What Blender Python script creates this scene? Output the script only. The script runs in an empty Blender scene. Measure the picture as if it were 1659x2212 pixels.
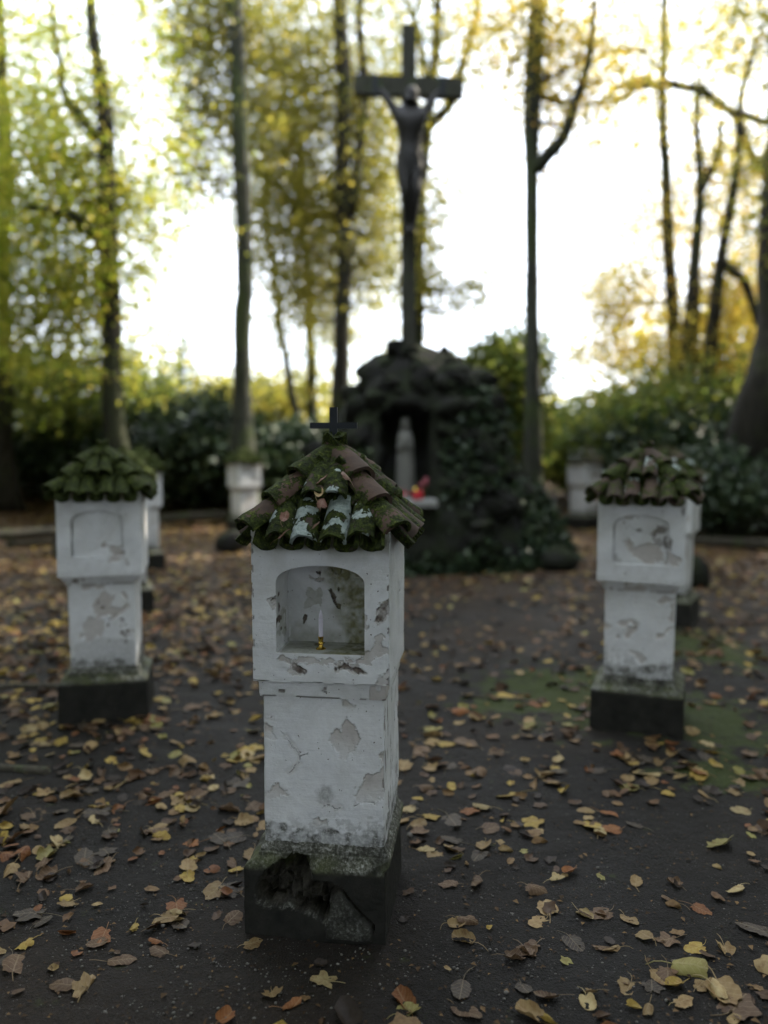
import bpy, math, random
import numpy as np
from mathutils import Vector, Matrix, noise as mnoise

R = math.radians
S = bpy.context.scene
COL = S.collection

# ------------------------------------------------------------------ camera, world, sun, exposure
CAM_H, PITCH, FPX, CX, CY = 1.5, R(4.68), 1724.0, 829.5, 1106.0
cam = bpy.data.cameras.new('camera')
camo = bpy.data.objects.new('camera', cam)
COL.objects.link(camo)
camo.location = (0, 0, CAM_H)
camo.rotation_euler = (R(90) - PITCH, 0, 0)
cam.sensor_width = 36.0
cam.lens = 18.0 / (CY / FPX)
cam.clip_end = 500
cam.dof.use_dof = True
cam.dof.focus_distance = 2.46
cam.dof.aperture_fstop = cam.lens / 31.0
S.camera = camo

SUN_AZ, SUN_EL = R(58), R(40)
world = bpy.data.worlds.new('World')
S.world = world
world.use_nodes = True
nt = world.node_tree
for n in list(nt.nodes):
    nt.nodes.remove(n)
out = nt.nodes.new('ShaderNodeOutputWorld')
bg = nt.nodes.new('ShaderNodeBackground')
sky = nt.nodes.new('ShaderNodeTexSky')
sky.sky_type = 'NISHITA'
sky.sun_disc = False
sky.sun_elevation = SUN_EL
sky.sun_rotation = SUN_AZ
sky.air_density = 1.0
sky.dust_density = 2.0
tc = nt.nodes.new('ShaderNodeTexCoord')
mp = nt.nodes.new('ShaderNodeMapping')
mp.inputs['Scale'].default_value = (1.0, 1.0, 2.6)
nz = nt.nodes.new('ShaderNodeTexNoise')
nz.inputs['Scale'].default_value = 2.6
nz.inputs['Detail'].default_value = 6
rp = nt.nodes.new('ShaderNodeValToRGB')
rp.color_ramp.elements[0].position = 0.30
rp.color_ramp.elements[1].position = 0.50
mx = nt.nodes.new('ShaderNodeMix')
mx.data_type = 'RGBA'
mx.inputs['B'].default_value = (8.4, 9.1, 10.3, 1)
nt.links.new(tc.outputs['Generated'], mp.inputs['Vector'])
nt.links.new(mp.outputs['Vector'], nz.inputs['Vector'])
nt.links.new(nz.outputs['Fac'], rp.inputs['Fac'])
nt.links.new(rp.outputs['Color'], mx.inputs['Factor'])
nt.links.new(sky.outputs['Color'], mx.inputs['A'])
nt.links.new(mx.outputs['Result'], bg.inputs['Color'])
nt.links.new(bg.outputs['Background'], out.inputs['Surface'])
bg.inputs['Strength'].default_value = 0.13

sun = bpy.data.lights.new('sun', 'SUN')
sun.energy = 5.0
sun.angle = R(0.5)
sun.color = (1.0, 0.90, 0.74)
suno = bpy.data.objects.new('sun', sun)
COL.objects.link(suno)
SUN_DIR = Vector((math.sin(SUN_AZ) * math.cos(SUN_EL), math.cos(SUN_AZ) * math.cos(SUN_EL), math.sin(SUN_EL)))
suno.rotation_euler = SUN_DIR.to_track_quat('Z', 'Y').to_euler()
suno.location = SUN_DIR * 60

S.view_settings.view_transform = 'Standard'
S.view_settings.look = 'None'
S.view_settings.gamma = 1
S.view_settings.use_curve_mapping = False
S.view_settings.exposure = 2.0
S.render.engine = 'CYCLES'
S.cycles.use_denoising = True
S.cycles.max_bounces = 8
S.cycles.diffuse_bounces = 4
S.cycles.transmission_bounces = 6
S.cycles.sample_clamp_indirect = 6.0
S.cycles.caustics_reflective = False
S.cycles.caustics_refractive = False

rng = np.random.default_rng(11)
random.seed(5)


def ray(u, v):
    x = (u - CX) / FPX
    y = -(v - CY) / FPX
    return np.array([x, math.cos(PITCH) + y * math.sin(PITCH), -math.sin(PITCH) + y * math.cos(PITCH)])


def at(u, v, Y):
    """world point on the sight line through a spot of the photograph, at distance Y in front"""
    d = ray(u, v)
    return np.array([0, 0, CAM_H]) + d * (Y / d[1])


def upm(Y):
    return FPX / Y


# ------------------------------------------------------------------ numeric noise
_perm = np.random.default_rng(3).permutation(4096)


def _h(i, j, k):
    return _perm[(i + _perm[(j + _perm[k & 4095]) & 4095]) & 4095] / 4095.0


def vnoise(P, scale, seed=0.0):
    p = np.asarray(P, float) * scale + seed * 17.31
    if p.shape[1] == 2:
        p = np.c_[p, np.full(len(p), seed * 3.7)]
    i = np.floor(p).astype(int)
    f = p - i
    f = f * f * f * (f * (f * 6 - 15) + 10)
    r = 0
    for a in (0, 1):
        for b in (0, 1):
            for c in (0, 1):
                w = (f[:, 0] if a else 1 - f[:, 0]) * (f[:, 1] if b else 1 - f[:, 1]) * (f[:, 2] if c else 1 - f[:, 2])
                r = r + w * _h(i[:, 0] + a, i[:, 1] + b, i[:, 2] + c)
    return r * 2 - 1


def fbm(P, scale, octaves=4, seed=0.0):
    r, a, t = 0, 1.0, 0
    for o in range(octaves):
        r = r + a * vnoise(P, scale * 2 ** o, seed + o * 1.7)
        t += a
        a *= 0.55
    return r / t


def sstep(a, b, x):
    t = np.clip((x - a) / (b - a), 0, 1)
    return t * t * (3 - 2 * t)


def poly_sd(Px, Pz, poly):
    """signed distance (negative inside) from points to a polygon"""
    poly = np.asarray(poly, float)
    n = len(poly)
    d = np.full(Px.shape, 1e9)
    inside = np.zeros(Px.shape, bool)
    for a in range(n):
        x0, z0 = poly[a]
        x1, z1 = poly[(a + 1) % n]
        ex, ez = x1 - x0, z1 - z0
        t = np.clip(((Px - x0) * ex + (Pz - z0) * ez) / (ex * ex + ez * ez + 1e-12), 0, 1)
        d = np.minimum(d, np.hypot(Px - x0 - t * ex, Pz - z0 - t * ez))
        c = ((z0 > Pz) != (z1 > Pz)) & (Px < (x1 - x0) * (Pz - z0) / (z1 - z0 + 1e-12) + x0)
        inside ^= c
    return np.where(inside, -d, d)


def line_d(Px, Pz, pts):
    d = np.full(Px.shape, 1e9)
    for (x0, z0), (x1, z1) in zip(pts[:-1], pts[1:]):
        ex, ez = x1 - x0, z1 - z0
        t = np.clip(((Px - x0) * ex + (Pz - z0) * ez) / (ex * ex + ez * ez + 1e-12), 0, 1)
        d = np.minimum(d, np.hypot(Px - x0 - t * ex, Pz - z0 - t * ez))
    return d


# ------------------------------------------------------------------ object helpers
def mesh(name, V, F, mat=None, smooth=True, sharp=None, uv=None, attr=None, mats=None, midx=None):
    V = np.asarray(V, float)
    me = bpy.data.meshes.new(name)
    if isinstance(F, np.ndarray):
        k = F.shape[1]
        me.vertices.add(len(V))
        me.vertices.foreach_set('co', V.astype(np.float32).ravel())
        me.loops.add(F.size)
        me.loops.foreach_set('vertex_index', F.astype(np.int32).ravel())
        me.polygons.add(len(F))
        me.polygons.foreach_set('loop_start', np.arange(0, F.size, k, dtype=np.int32))
        me.update(calc_edges=True)
    else:
        me.from_pydata([tuple(v) for v in V], [], [tuple(int(i) for i in f) for f in F])
        me.update()
    me.validate()
    if smooth:
        me.polygons.foreach_set('use_smooth', np.ones(len(me.polygons), bool))
        if sharp is not None:
            me.set_sharp_from_angle(angle=R(sharp))
    if mat:
        me.materials.append(mat)
    if attr is not None:
        ca = me.color_attributes.new('wear', 'FLOAT_COLOR', 'POINT')
        A = np.ones((len(V), 4), np.float32)
        A[:, :attr.shape[1]] = attr
        ca.data.foreach_set('color', A.ravel())
    if uv is not None:
        ul = me.uv_layers.new(name='UVMap')
        li = np.empty(len(me.loops), np.int32)
        me.loops.foreach_get('vertex_index', li)
        ul.data.foreach_set('uv', np.asarray(uv, np.float32)[li].ravel())
    return me


def obj(name, me, parent=None, loc=None, mat4=None, label=None, cat=None, group=None, kind=None, color=None):
    o = bpy.data.objects.new(name, me)
    COL.objects.link(o)
    if parent:
        o.parent = parent
    if loc is not None:
        o.location = loc
    if mat4 is not None:
        o.matrix_local = mat4
    if label:
        o['label'] = label
    if cat:
        o['category'] = cat
    if group:
        o['group'] = group
    if kind:
        o['kind'] = kind
    if color:
        o.color = color
    return o


def thing(name, label, cat, loc=(0, 0, 0), rz=0, group=None):
    o = obj(name, None, None, loc, None, label, cat, group)
    o.rotation_euler = (0, 0, rz)
    o.empty_display_size = 0.2
    return o


def copy_thing(src, loc, rz, label, group=None):
    def rec(o, par):
        c = o.copy()
        COL.objects.link(c)
        if par:
            c.parent = par
            c.matrix_parent_inverse = o.matrix_parent_inverse.copy()
        for ch in kids.get(o, []):
            rec(ch, c)
        return c
    kids = {}
    for o in bpy.data.objects:
        if o.parent:
            kids.setdefault(o.parent, []).append(o)
    r = rec(src, None)
    r.location = loc
    r.rotation_euler = (0, 0, rz)
    r['label'] = label
    if group:
        r['group'] = group
    return r


class MB:
    """collects pieces of one mesh"""

    def __init__(s):
        s.V, s.F, s.n = [], [], 0

    def add(s, V, F):
        V = np.asarray(V, float)
        s.V.append(V)
        s.F += [tuple(int(i) + s.n for i in f) for f in F]
        s.n += len(V)

    def tube(s, pts, rad, sides=8, cap=True):
        pts = np.asarray(pts, float)
        n = len(pts)
        rad = np.broadcast_to(np.asarray(rad, float), (n,)) if np.ndim(rad) < 2 else rad
        T = np.gradient(pts, axis=0)
        T /= np.linalg.norm(T, axis=1)[:, None] + 1e-9
        ref = np.array([0.13, 1, 0.05]) if abs(T[0][1]) < 0.9 else np.array([1, 0.1, 0])
        A = np.cross(T, ref)
        A /= np.linalg.norm(A, axis=1)[:, None]
        B = np.cross(T, A)
        th = np.linspace(0, 2 * np.pi, sides, endpoint=False)
        V = (pts[:, None] + rad[:, None, None] * (np.cos(th)[None, :, None] * A[:, None] + np.sin(th)[None, :, None] * B[:, None])).reshape(-1, 3)
        F = []
        for i in range(n - 1):
            for j in range(sides):
                k = (j + 1) % sides
                F.append((i * sides + j, i * sides + k, (i + 1) * sides + k, (i + 1) * sides + j))
        if cap:
            F.append(tuple(range(sides))[::-1])
            F.append(tuple((n - 1) * sides + j for j in range(sides)))
        s.add(V, F)

    def box(s, c, h, M=None):
        c = np.asarray(c, float)
        V = np.array([(x, y, z) for x in (-1, 1) for y in (-1, 1) for z in (-1, 1)], float) * np.asarray(h, float)
        if M is not None:
            V = V @ np.asarray(M).T
        s.add(V + c, [(0, 1, 3, 2), (4, 6, 7, 5), (0, 4, 5, 1), (2, 3, 7, 6), (0, 2, 6, 4), (1, 5, 7, 3)])

    def lathe(s, prof, sides=16, c=(0, 0, 0), sx=1, sy=1):
        th = np.linspace(0, 2 * np.pi, sides, endpoint=False)
        V = np.array([(r * math.cos(t) * sx + c[0], r * math.sin(t) * sy + c[1], z + c[2]) for r, z in prof for t in th])
        F = []
        for i in range(len(prof) - 1):
            for j in range(sides):
                k = (j + 1) % sides
                F.append((i * sides + j, i * sides + k, (i + 1) * sides + k, (i + 1) * sides + j))
        F.append(tuple(range(sides))[::-1])
        F.append(tuple((len(prof) - 1) * sides + j for j in range(sides)))
        s.add(V, F)

    def verts(s):
        return np.concatenate(s.V)

    def mesh(s, name, mat, **k):
        return mesh(name, s.verts(), s.F, mat, **k)


# ------------------------------------------------------------------ materials
def newmat(name):
    m = bpy.data.materials.new(name)
    m.use_nodes = True
    t = m.node_tree
    for n in list(t.nodes):
        t.nodes.remove(n)
    return m, t


class NT:
    def __init__(s, name):
        s.m, s.t = newmat(name)
        s.o = s.n('ShaderNodeOutputMaterial')

    def n(s, ty, **k):
        x = s.t.nodes.new(ty)
        for a, b in k.items():
            setattr(x, a, b)
        return x

    def put(s, sock, v):
        if hasattr(v, 'is_output') or isinstance(v, bpy.types.NodeSocket):
            s.t.links.new(v, sock)
        elif v is not None:
            if isinstance(v, (tuple, list)) and len(v) == 3 and sock.type == 'RGBA':
                v = (*v, 1)
            sock.default_value = v

    def noise(s, scale, detail=4, rough=0.55, vec=None, dist=0.0, w=None):
        x = s.n('ShaderNodeTexNoise')
        if w is not None:
            x.noise_dimensions = '4D'
            s.put(x.inputs['W'], w)
        x.inputs['Scale'].default_value = scale
        x.inputs['Detail'].default_value = detail
        x.inputs['Roughness'].default_value = rough
        x.inputs['Distortion'].default_value = dist
        if vec is not None:
            s.put(x.inputs['Vector'], vec)
        return x.outputs['Fac']

    def vor(s, scale, vec=None, feature='F1', out='Distance'):
        x = s.n('ShaderNodeTexVoronoi')
        x.feature = feature
        x.inputs['Scale'].default_value = scale
        if vec is not None:
            s.put(x.inputs['Vector'], vec)
        return x.outputs[out]

    def ramp(s, fac, stops, interp='LINEAR'):
        x = s.n('ShaderNodeValToRGB')
        cr = x.color_ramp
        cr.interpolation = interp
        while len(cr.elements) < len(stops):
            cr.elements.new(0.5)
        for e, (p, c) in zip(cr.elements, stops):
            e.position = p
            e.color = (*c, 1) if isinstance(c, tuple) else (c, c, c, 1)
        s.put(x.inputs['Fac'], fac)
        return x.outputs['Color']

    def mix(s, f, a, b, mode='MIX'):
        x = s.n('ShaderNodeMix', data_type='RGBA', blend_type=mode)
        s.put(x.inputs['Factor'], f)
        s.put(x.inputs['A'], a)
        s.put(x.inputs['B'], b)
        return x.outputs['Result']

    def math(s, op, a, b=0.0, clamp=False):
        x = s.n('ShaderNodeMath', operation=op, use_clamp=clamp)
        s.put(x.inputs[0], a)
        s.put(x.inputs[1], b)
        return x.outputs[0]

    def bump(s, h, strength=0.5, dist=0.01, prev=None):
        x = s.n('ShaderNodeBump')
        x.inputs['Strength'].default_value = strength
        x.inputs['Distance'].default_value = dist
        s.put(x.inputs['Height'], h)
        if prev is not None:
            s.put(x.inputs['Normal'], prev)
        return x.outputs['Normal']

    def bsdf(s, color, rough=0.8, normal=None, spec=0.3, metal=0.0, **k):
        b = s.n('ShaderNodeBsdfPrincipled')
        s.put(b.inputs['Base Color'], color)
        s.put(b.inputs['Roughness'], rough)
        s.put(b.inputs['Specular IOR Level'], spec)
        s.put(b.inputs['Metallic'], metal)
        for a, v in k.items():
            s.put(b.inputs[a], v)
        if normal is not None:
            s.put(b.inputs['Normal'], normal)
        return b.outputs['BSDF']

    def done(s, sh):
        s.t.links.new(sh, s.o.inputs['Surface'])
        return s.m

    def pos(s):
        return s.n('ShaderNodeNewGeometry').outputs['Position']

    def island(s):
        return s.n('ShaderNodeNewGeometry').outputs['Random Per Island']

    def objc(s):
        return s.n('ShaderNodeTexCoord').outputs['Object']

    def info(s, o='Random'):
        return s.n('ShaderNodeObjectInfo').outputs[o]

    def sep(s, c):
        x = s.n('ShaderNodeSeparateColor')
        s.put(x.inputs[0], c)
        return x.outputs

    def attr(s, name):
        return s.n('ShaderNodeAttribute', attribute_name=name).outputs['Color']


def mat_plaster():
    t = NT('peeling_whitewash')
    P = t.objc()
    w = t.sep(t.attr('wear'))
    n1 = t.noise(5, 5, 0.6, P)
    white = t.ramp(n1, [(0.3, (0.62, 0.63, 0.65)), (0.7, (0.76, 0.765, 0.775))])
    strk = t.n('ShaderNodeMapping')
    strk.inputs['Scale'].default_value = (9, 9, 70)
    t.put(strk.inputs['Vector'], P)
    brush = t.noise(1.0, 4, 0.7, strk.outputs['Vector'])
    white = t.mix(t.math('MULTIPLY', brush, 0.22), white, (0.50, 0.51, 0.52))
    speck = t.math('GREATER_THAN', t.noise(95, 2, 0.5, P), 0.735)
    white = t.mix(t.math('MULTIPLY', t.ramp(t.noise(4.5, 6, 0.7, P, dist=0.6), [(0.45, 0.0), (0.7, 1.0)]), 0.55), white, (0.44, 0.43, 0.41))
    white = t.mix(speck, white, (0.10, 0.09, 0.08))
    n2 = t.noise(30, 5, 0.6, P)
    under = t.ramp(n2, [(0.3, (0.43, 0.40, 0.38)), (0.7, (0.52, 0.49, 0.465))])
    c = t.mix(w[0], white, under)
    deep = t.ramp(t.noise(60, 4, 0.6, P), [(0.35, (0.09, 0.07, 0.06)), (0.7, (0.25, 0.21, 0.18))])
    c = t.mix(w[1], c, deep)
    gn = t.noise(75, 5, 0.7, P)
    crust = t.ramp(gn, [(0.36, (0.05, 0.05, 0.045)), (0.50, (0.15, 0.15, 0.14)), (0.62, (0.42, 0.42, 0.41))])
    c = t.mix(w[2], c, crust)
    alg = t.n('ShaderNodeAttribute', attribute_name='algae').outputs['Fac']
    c = t.mix(alg, c, t.ramp(gn, [(0.3, (0.09, 0.09, 0.03)), (0.7, (0.24, 0.23, 0.11))]))
    hgt = t.math('ADD', t.math('MULTIPLY', brush, 0.35), t.math('MULTIPLY', gn, 0.35))
    hgt = t.math('SUBTRACT', hgt, t.math('ADD', t.math('MULTIPLY', w[0], 0.6), t.math('MULTIPLY', w[1], 1.6)))
    nrm = t.bump(hgt, 0.85, 0.006)
    return t.done(t.bsdf(c, 0.75, nrm, 0.25))


def mat_stone():
    t = NT('dark_weathered_stone')
    P = t.objc()
    w = t.sep(t.attr('wear'))
    n1 = t.noise(14, 6, 0.65, P)
    n2 = t.noise(90, 4, 0.7, P)
    dark = t.ramp(n1, [(0.3, (0.009, 0.009, 0.0075)), (0.7, (0.024, 0.023, 0.019))])
    pale = t.ramp(n2, [(0.35, (0.04, 0.04, 0.03)), (0.50, (0.13, 0.13, 0.105)), (0.66, (0.42, 0.42, 0.39))])
    c = t.mix(w[0], dark, pale)
    c = t.mix(w[1], c, t.ramp(n2, [(0.3, (0.014, 0.012, 0.009)), (0.7, (0.06, 0.054, 0.042))]))
    moss = t.ramp(n2, [(0.3, (0.035, 0.045, 0.012)), (0.7, (0.09, 0.10, 0.03))])
    c = t.mix(t.math('MULTIPLY', w[2], t.ramp(n1, [(0.4, 0.2), (0.6, 1.0)])), c, moss)
    nrm = t.bump(t.math('ADD', n1, t.math('MULTIPLY', n2, 0.5)), 0.7, 0.008)
    return t.done(t.bsdf(c, 0.85, nrm, 0.25))


def mat_tile():
    t = NT('mossy_clay_tile')
    tcn = t.n('ShaderNodeTexCoord')
    P = tcn.outputs['Object']
    rnd = t.info('Random')
    w = t.math('MULTIPLY', rnd, 37.0)
    col = t.sep(t.info('Color'))       # r: moss, g: lichen, b: warm clay
    n1 = t.noise(14, 5, 0.6, P, w=w)
    n2 = t.noise(70, 5, 0.7, P, w=w)
    n3 = t.noise(15, 3, 0.5, P, w=t.math('ADD', w, 9.0), dist=0.3)
    clay = t.mix(col[2], t.ramp(n1, [(0.3, (0.045, 0.034, 0.028)), (0.7, (0.12, 0.08, 0.06))]), t.ramp(n1, [(0.3, (0.07, 0.042, 0.032)), (0.7, (0.20, 0.115, 0.078))]))
    clay = t.mix(t.math('MULTIPLY', n3, 0.75), clay, (0.035, 0.032, 0.026))
    clay = t.mix(t.math('GREATER_THAN', n2, 0.66), clay, (0.03, 0.028, 0.022))
    moss = t.ramp(n2, [(0.36, (0.008, 0.011, 0.004)), (0.5, (0.026, 0.037, 0.006)), (0.60, (0.058, 0.076, 0.010)), (0.72, (0.17, 0.19, 0.03))])
    mm = t.math('ADD', t.math('MULTIPLY', n1, 1.3), t.math('MULTIPLY', t.math('SUBTRACT', n2, 0.5), 0.7))
    mf = t.math('GREATER_THAN', mm, t.math('SUBTRACT', 1.12, t.math('MULTIPLY', col[0], 0.92)))
    c = t.mix(mf, clay, moss)
    lich = t.ramp(n2, [(0.35, (0.20, 0.25, 0.23)), (0.65, (0.42, 0.48, 0.45))])
    ll = t.math('ADD', n3, t.math('MULTIPLY', t.math('SUBTRACT', n2, 0.5), 0.35))
    lf = t.math('GREATER_THAN', ll, t.math('SUBTRACT', 0.86, t.math('MULTIPLY', col[1], 0.42)))
    c = t.mix(lf, c, lich)
    hh = t.math('ADD', t.math('MULTIPLY', mf, t.math('ADD', n2, 0.35)), t.math('MULTIPLY', n1, 0.3))
    nrm = t.bump(hh, 1.0, 0.02)
    return t.done(t.bsdf(c, 0.9, nrm, 0.2))


def mat_soil():
    t = NT('damp_dark_soil')
    P = t.pos()
    n1 = t.noise(1.1, 6, 0.6, P)
    n2 = t.noise(22, 6, 0.7, P)
    n3 = t.noise(160, 3, 0.6, P)
    soil = t.ramp(n1, [(0.3, (0.0055, 0.0046, 0.0038)), (0.55, (0.0115, 0.0097, 0.008)), (0.75, (0.025, 0.0215, 0.018))])
    soil = t.mix(t.math('MULTIPLY', n2, 0.75), soil, t.ramp(n3, [(0.35, (0.004, 0.0034, 0.0028)), (0.65, (0.028, 0.024, 0.020))]))
    spk = t.math('MULTIPLY', t.math('LESS_THAN', t.vor(130, P), 0.22), t.math('GREATER_THAN', t.noise(5, 3, 0.6, P), 0.5))
    soil = t.mix(t.math('MULTIPLY', spk, t.math('GREATER_THAN', t.noise(80, 1, 0.5, P), 0.58)), soil, (0.13, 0.125, 0.115))
    w = t.sep(t.attr('wear'))
    moss = t.ramp(t.noise(110, 4, 0.7, P), [(0.3, (0.014, 0.022, 0.004)), (0.7, (0.058, 0.080, 0.012))])
    mf = t.math('ADD', w[0], t.math('MULTIPLY', t.math('SUBTRACT', t.noise(7, 6, 0.7, P), 0.5), 2.6))
    c = t.mix(t.ramp(mf, [(0.35, 0.0), (0.62, 0.92)]), soil, moss)
    duff = t.ramp(t.noise(45, 4, 0.7, P), [(0.3, (0.035, 0.020, 0.012)), (0.55, (0.10, 0.055, 0.025)), (0.72, (0.20, 0.12, 0.05))])
    c = t.mix(w[1], c, duff)
    grass = t.ramp(t.noise(30, 3, 0.7, P), [(0.3, (0.06, 0.08, 0.015)), (0.7, (0.16, 0.18, 0.04))])
    c = t.mix(w[2], c, grass)
    h = t.math('ADD', t.math('MULTIPLY', n2, 0.8), t.math('MULTIPLY', n3, 0.35))
    nrm = t.bump(h, 1.0, 0.03)
    return t.done(t.bsdf(c, t.ramp(n1, [(0.3, 0.62), (0.7, 0.9)]), nrm, 0.25))


def leaf_shader(t, color, trans=0.35, rough=0.6, normal=None, spec=0.25):
    b = t.bsdf(color, rough, normal, spec)
    tr = t.n('ShaderNodeBsdfTranslucent')
    t.put(tr.inputs['Color'], color)
    m = t.n('ShaderNodeMixShader')
    m.inputs[0].default_value = trans
    t.t.links.new(b, m.inputs[1])
    t.t.links.new(tr.outputs[0], m.inputs[2])
    return t.done(m.outputs[0])


def mat_fallen(single):
    t = NT('fallen_leaf_single' if single else 'fallen_leaf_mass')
    if single:
        base = t.info('Color')
        w = t.math('MULTIPLY', t.info('Random'), 50.0)
        uv = t.n('ShaderNodeUVMap').outputs['UV']
        s = t.n('ShaderNodeSeparateXYZ')
        t.put(s.inputs[0], uv)
        x, y = s.outputs[0], s.outputs[1]
        ax = t.math('ABSOLUTE', x)
        rib = t.math('LESS_THAN', ax, 0.022)
        ph = t.math('FRACT', t.math('MULTIPLY', t.math('SUBTRACT', y, t.math('MULTIPLY', ax, 0.75)), 5.2))
        vein = t.math('MAXIMUM', rib, t.math('LESS_THAN', ph, 0.10))
        n = t.noise(2.6, 5, 0.65, uv, w=w)
        n2 = t.noise(9, 4, 0.65, uv, w=w)
        c = t.mix(t.ramp(n, [(0.42, 0.0), (0.68, 0.8)]), base, t.mix(1.0, base, (0.52, 0.36, 0.24), 'MULTIPLY'))
        c = t.mix(t.math('GREATER_THAN', n2, 0.70), c, (0.022, 0.014, 0.009))
        c = t.mix(t.math('MULTIPLY', vein, 0.4), c, t.mix(0.5, base, (0.42, 0.34, 0.20)))
        nrm = t.bump(t.math('ADD', vein, t.math('MULTIPLY', n2, 1.2)), 0.6, 0.003)
        return leaf_shader(t, c, 0.12, 0.6, nrm, 0.3)
    r = t.island()
    c = t.ramp(r, [(0.0, (0.030, 0.021, 0.015)), (0.18, (0.070, 0.040, 0.020)), (0.40, (0.115, 0.062, 0.027)), (0.58, (0.17, 0.105, 0.042)), (0.71, (0.26, 0.185, 0.078)),
                   (0.81, (0.32, 0.23, 0.050)), (0.90, (0.16, 0.065, 0.022)), (0.96, (0.24, 0.22, 0.07))], 'CONSTANT')
    n = t.noise(60, 4, 0.6, t.pos())
    c = t.mix(t.ramp(n, [(0.42, 0.0), (0.7, 0.8)]), c, t.mix(1.0, c, (0.45, 0.33, 0.24), 'MULTIPLY'))
    return leaf_shader(t, c, 0.12, 0.6, None, 0.3)


def mat_foliage(name, stops, trans=0.55, rough=0.5, spec=0.35):
    t = NT(name)
    r = t.island()
    c = t.ramp(r, stops)
    return leaf_shader(t, c, trans, rough, None, spec)


def mat_bark(name, lo, hi, moss=0.3):
    t = NT(name)
    P = t.pos()
    mpn = t.n('ShaderNodeMapping')
    mpn.inputs['Scale'].default_value = (9, 9, 1.6)
    t.put(mpn.inputs['Vector'], P)
    n1 = t.noise(1.6, 6, 0.65, mpn.outputs['Vector'])
    n2 = t.noise(1.3, 4, 0.6, P)
    c = t.ramp(n1, [(0.32, lo), (0.68, hi)])
    c = t.mix(t.math('MULTIPLY', t.ramp(n2, [(0.48, 0.0), (0.62, 1.0)]), moss), c, (0.05, 0.07, 0.02))
    return t.done(t.bsdf(c, 0.9, t.bump(n1, 0.9, 0.03), 0.2))


def mat_rock():
    t = NT('grotto_rock')
    P = t.pos()
    n1 = t.noise(4, 6, 0.65, P)
    n2 = t.noise(30, 5, 0.7, P)
    c = t.ramp(n2, [(0.3, (0.006, 0.006, 0.0055)), (0.6, (0.019, 0.0185, 0.017)), (0.8, (0.05, 0.048, 0.044))])
    g = t.n('ShaderNodeNewGeometry')
    s = t.n('ShaderNodeSeparateXYZ')
    t.put(s.inputs[0], g.outputs['Normal'])
    mf = t.math('MULTIPLY', t.math('ADD', t.math('MULTIPLY', s.outputs[2], 0.5), 0.45, True), t.ramp(n1, [(0.42, 0.0), (0.58, 1.0)]))
    c = t.mix(mf, c, t.ramp(n2, [(0.3, (0.006, 0.010, 0.003)), (0.7, (0.022, 0.032, 0.008))]))
    return t.done(t.bsdf(c, 0.9, t.bump(t.math('ADD', n1, n2), 0.8, 0.03), 0.2))


def mat_plain(name, c, rough=0.6, metal=0.0, spec=0.4, nscale=20, var=0.25, bump=0.2):
    t = NT(name)
    n = t.noise(nscale, 5, 0.6, t.objc())
    cc = t.mix(n, tuple(x * (1 - var) for x in c), tuple(min(1, x * (1 + var)) for x in c))
    return t.done(t.bsdf(cc, rough, t.bump(n, bump, 0.01), spec, metal))


def mat_wood(name, lo, hi):
    t = NT(name)
    mpn = t.n('ShaderNodeMapping')
    mpn.inputs['Scale'].default_value = (22, 22, 2.0)
    t.put(mpn.inputs['Vector'], t.objc())
    n = t.noise(1.5, 6, 0.65, mpn.outputs['Vector'], dist=0.5)
    n2 = t.noise(3.5, 4, 0.6, t.objc())
    c = t.ramp(n, [(0.3, lo), (0.7, hi)])
    c = t.mix(t.ramp(n2, [(0.55, 0.0), (0.7, 0.8)]), c, (0.05, 0.075, 0.025))
    return t.done(t.bsdf(c, 0.85, t.bump(n, 0.6, 0.01), 0.2))


M_PLASTER, M_STONE, M_TILE, M_SOIL = mat_plaster(), mat_stone(), mat_tile(), mat_soil()
M_LEAF1, M_LEAFN = mat_fallen(True), mat_fallen(False)
M_BARK = mat_bark('dark_bark', (0.010, 0.009, 0.007), (0.036, 0.033, 0.026))
M_BARKG = mat_bark('grey_green_bark', (0.016, 0.018, 0.014), (0.058, 0.060, 0.046), 0.6)
M_ROCK = mat_rock()
M_WOOD = mat_wood('weathered_cross_wood', (0.020, 0.021, 0.016), (0.075, 0.075, 0.060))
M_LOG = mat_wood('mossy_log', (0.03, 0.027, 0.02), (0.09, 0.08, 0.06))
M_FIG = mat_plain('dark_carved_figure', (0.006, 0.0045, 0.004), 0.6)
M_CLOTH = mat_plain('dark_carved_cloth', (0.015, 0.015, 0.015), 0.7)
M_STATUE = mat_plain('pale_stone_statue', (0.15, 0.15, 0.135), 0.7, nscale=8)
M_SLAB = mat_plain('pale_stone_slab', (0.26, 0.26, 0.25), 0.8, nscale=25, var=0.5)
M_BRASS = mat_plain('polished_brass', (0.78, 0.50, 0.10), 0.16, 1.0, 0.5, 60, 0.08, 0.02)
M_WAX = mat_plain('lilac_white_wax', (0.74, 0.70, 0.82), 0.35, 0.0, 0.5, 30, 0.05, 0.05)
M_IRON = mat_plain('blue_black_iron', (0.018, 0.022, 0.028), 0.6, 0.3, 0.4, 40)
M_RED = mat_plain('red_votive_glass', (0.45, 0.02, 0.03), 0.2, 0.0, 0.5, 10, 0.1, 0.0)
M_PEBBLE = mat_plain('pale_pebble', (0.13, 0.122, 0.108), 0.8, nscale=3, var=0.6)
M_MORTAR = mat_plain('dark_roof_mortar', (0.035, 0.032, 0.026), 0.95, nscale=40, var=0.5)
M_MOSS = mat_plain('green_moss', (0.045, 0.065, 0.012), 1.0, nscale=60, var=0.6, bump=1.0)
F_GREEN = mat_foliage('leaves_yellow_green', [(0.0, (0.20, 0.27, 0.03)), (0.4, (0.31, 0.36, 0.04)), (0.75, (0.45, 0.43, 0.06)), (1.0, (0.60, 0.50, 0.08))], 0.65)
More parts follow.
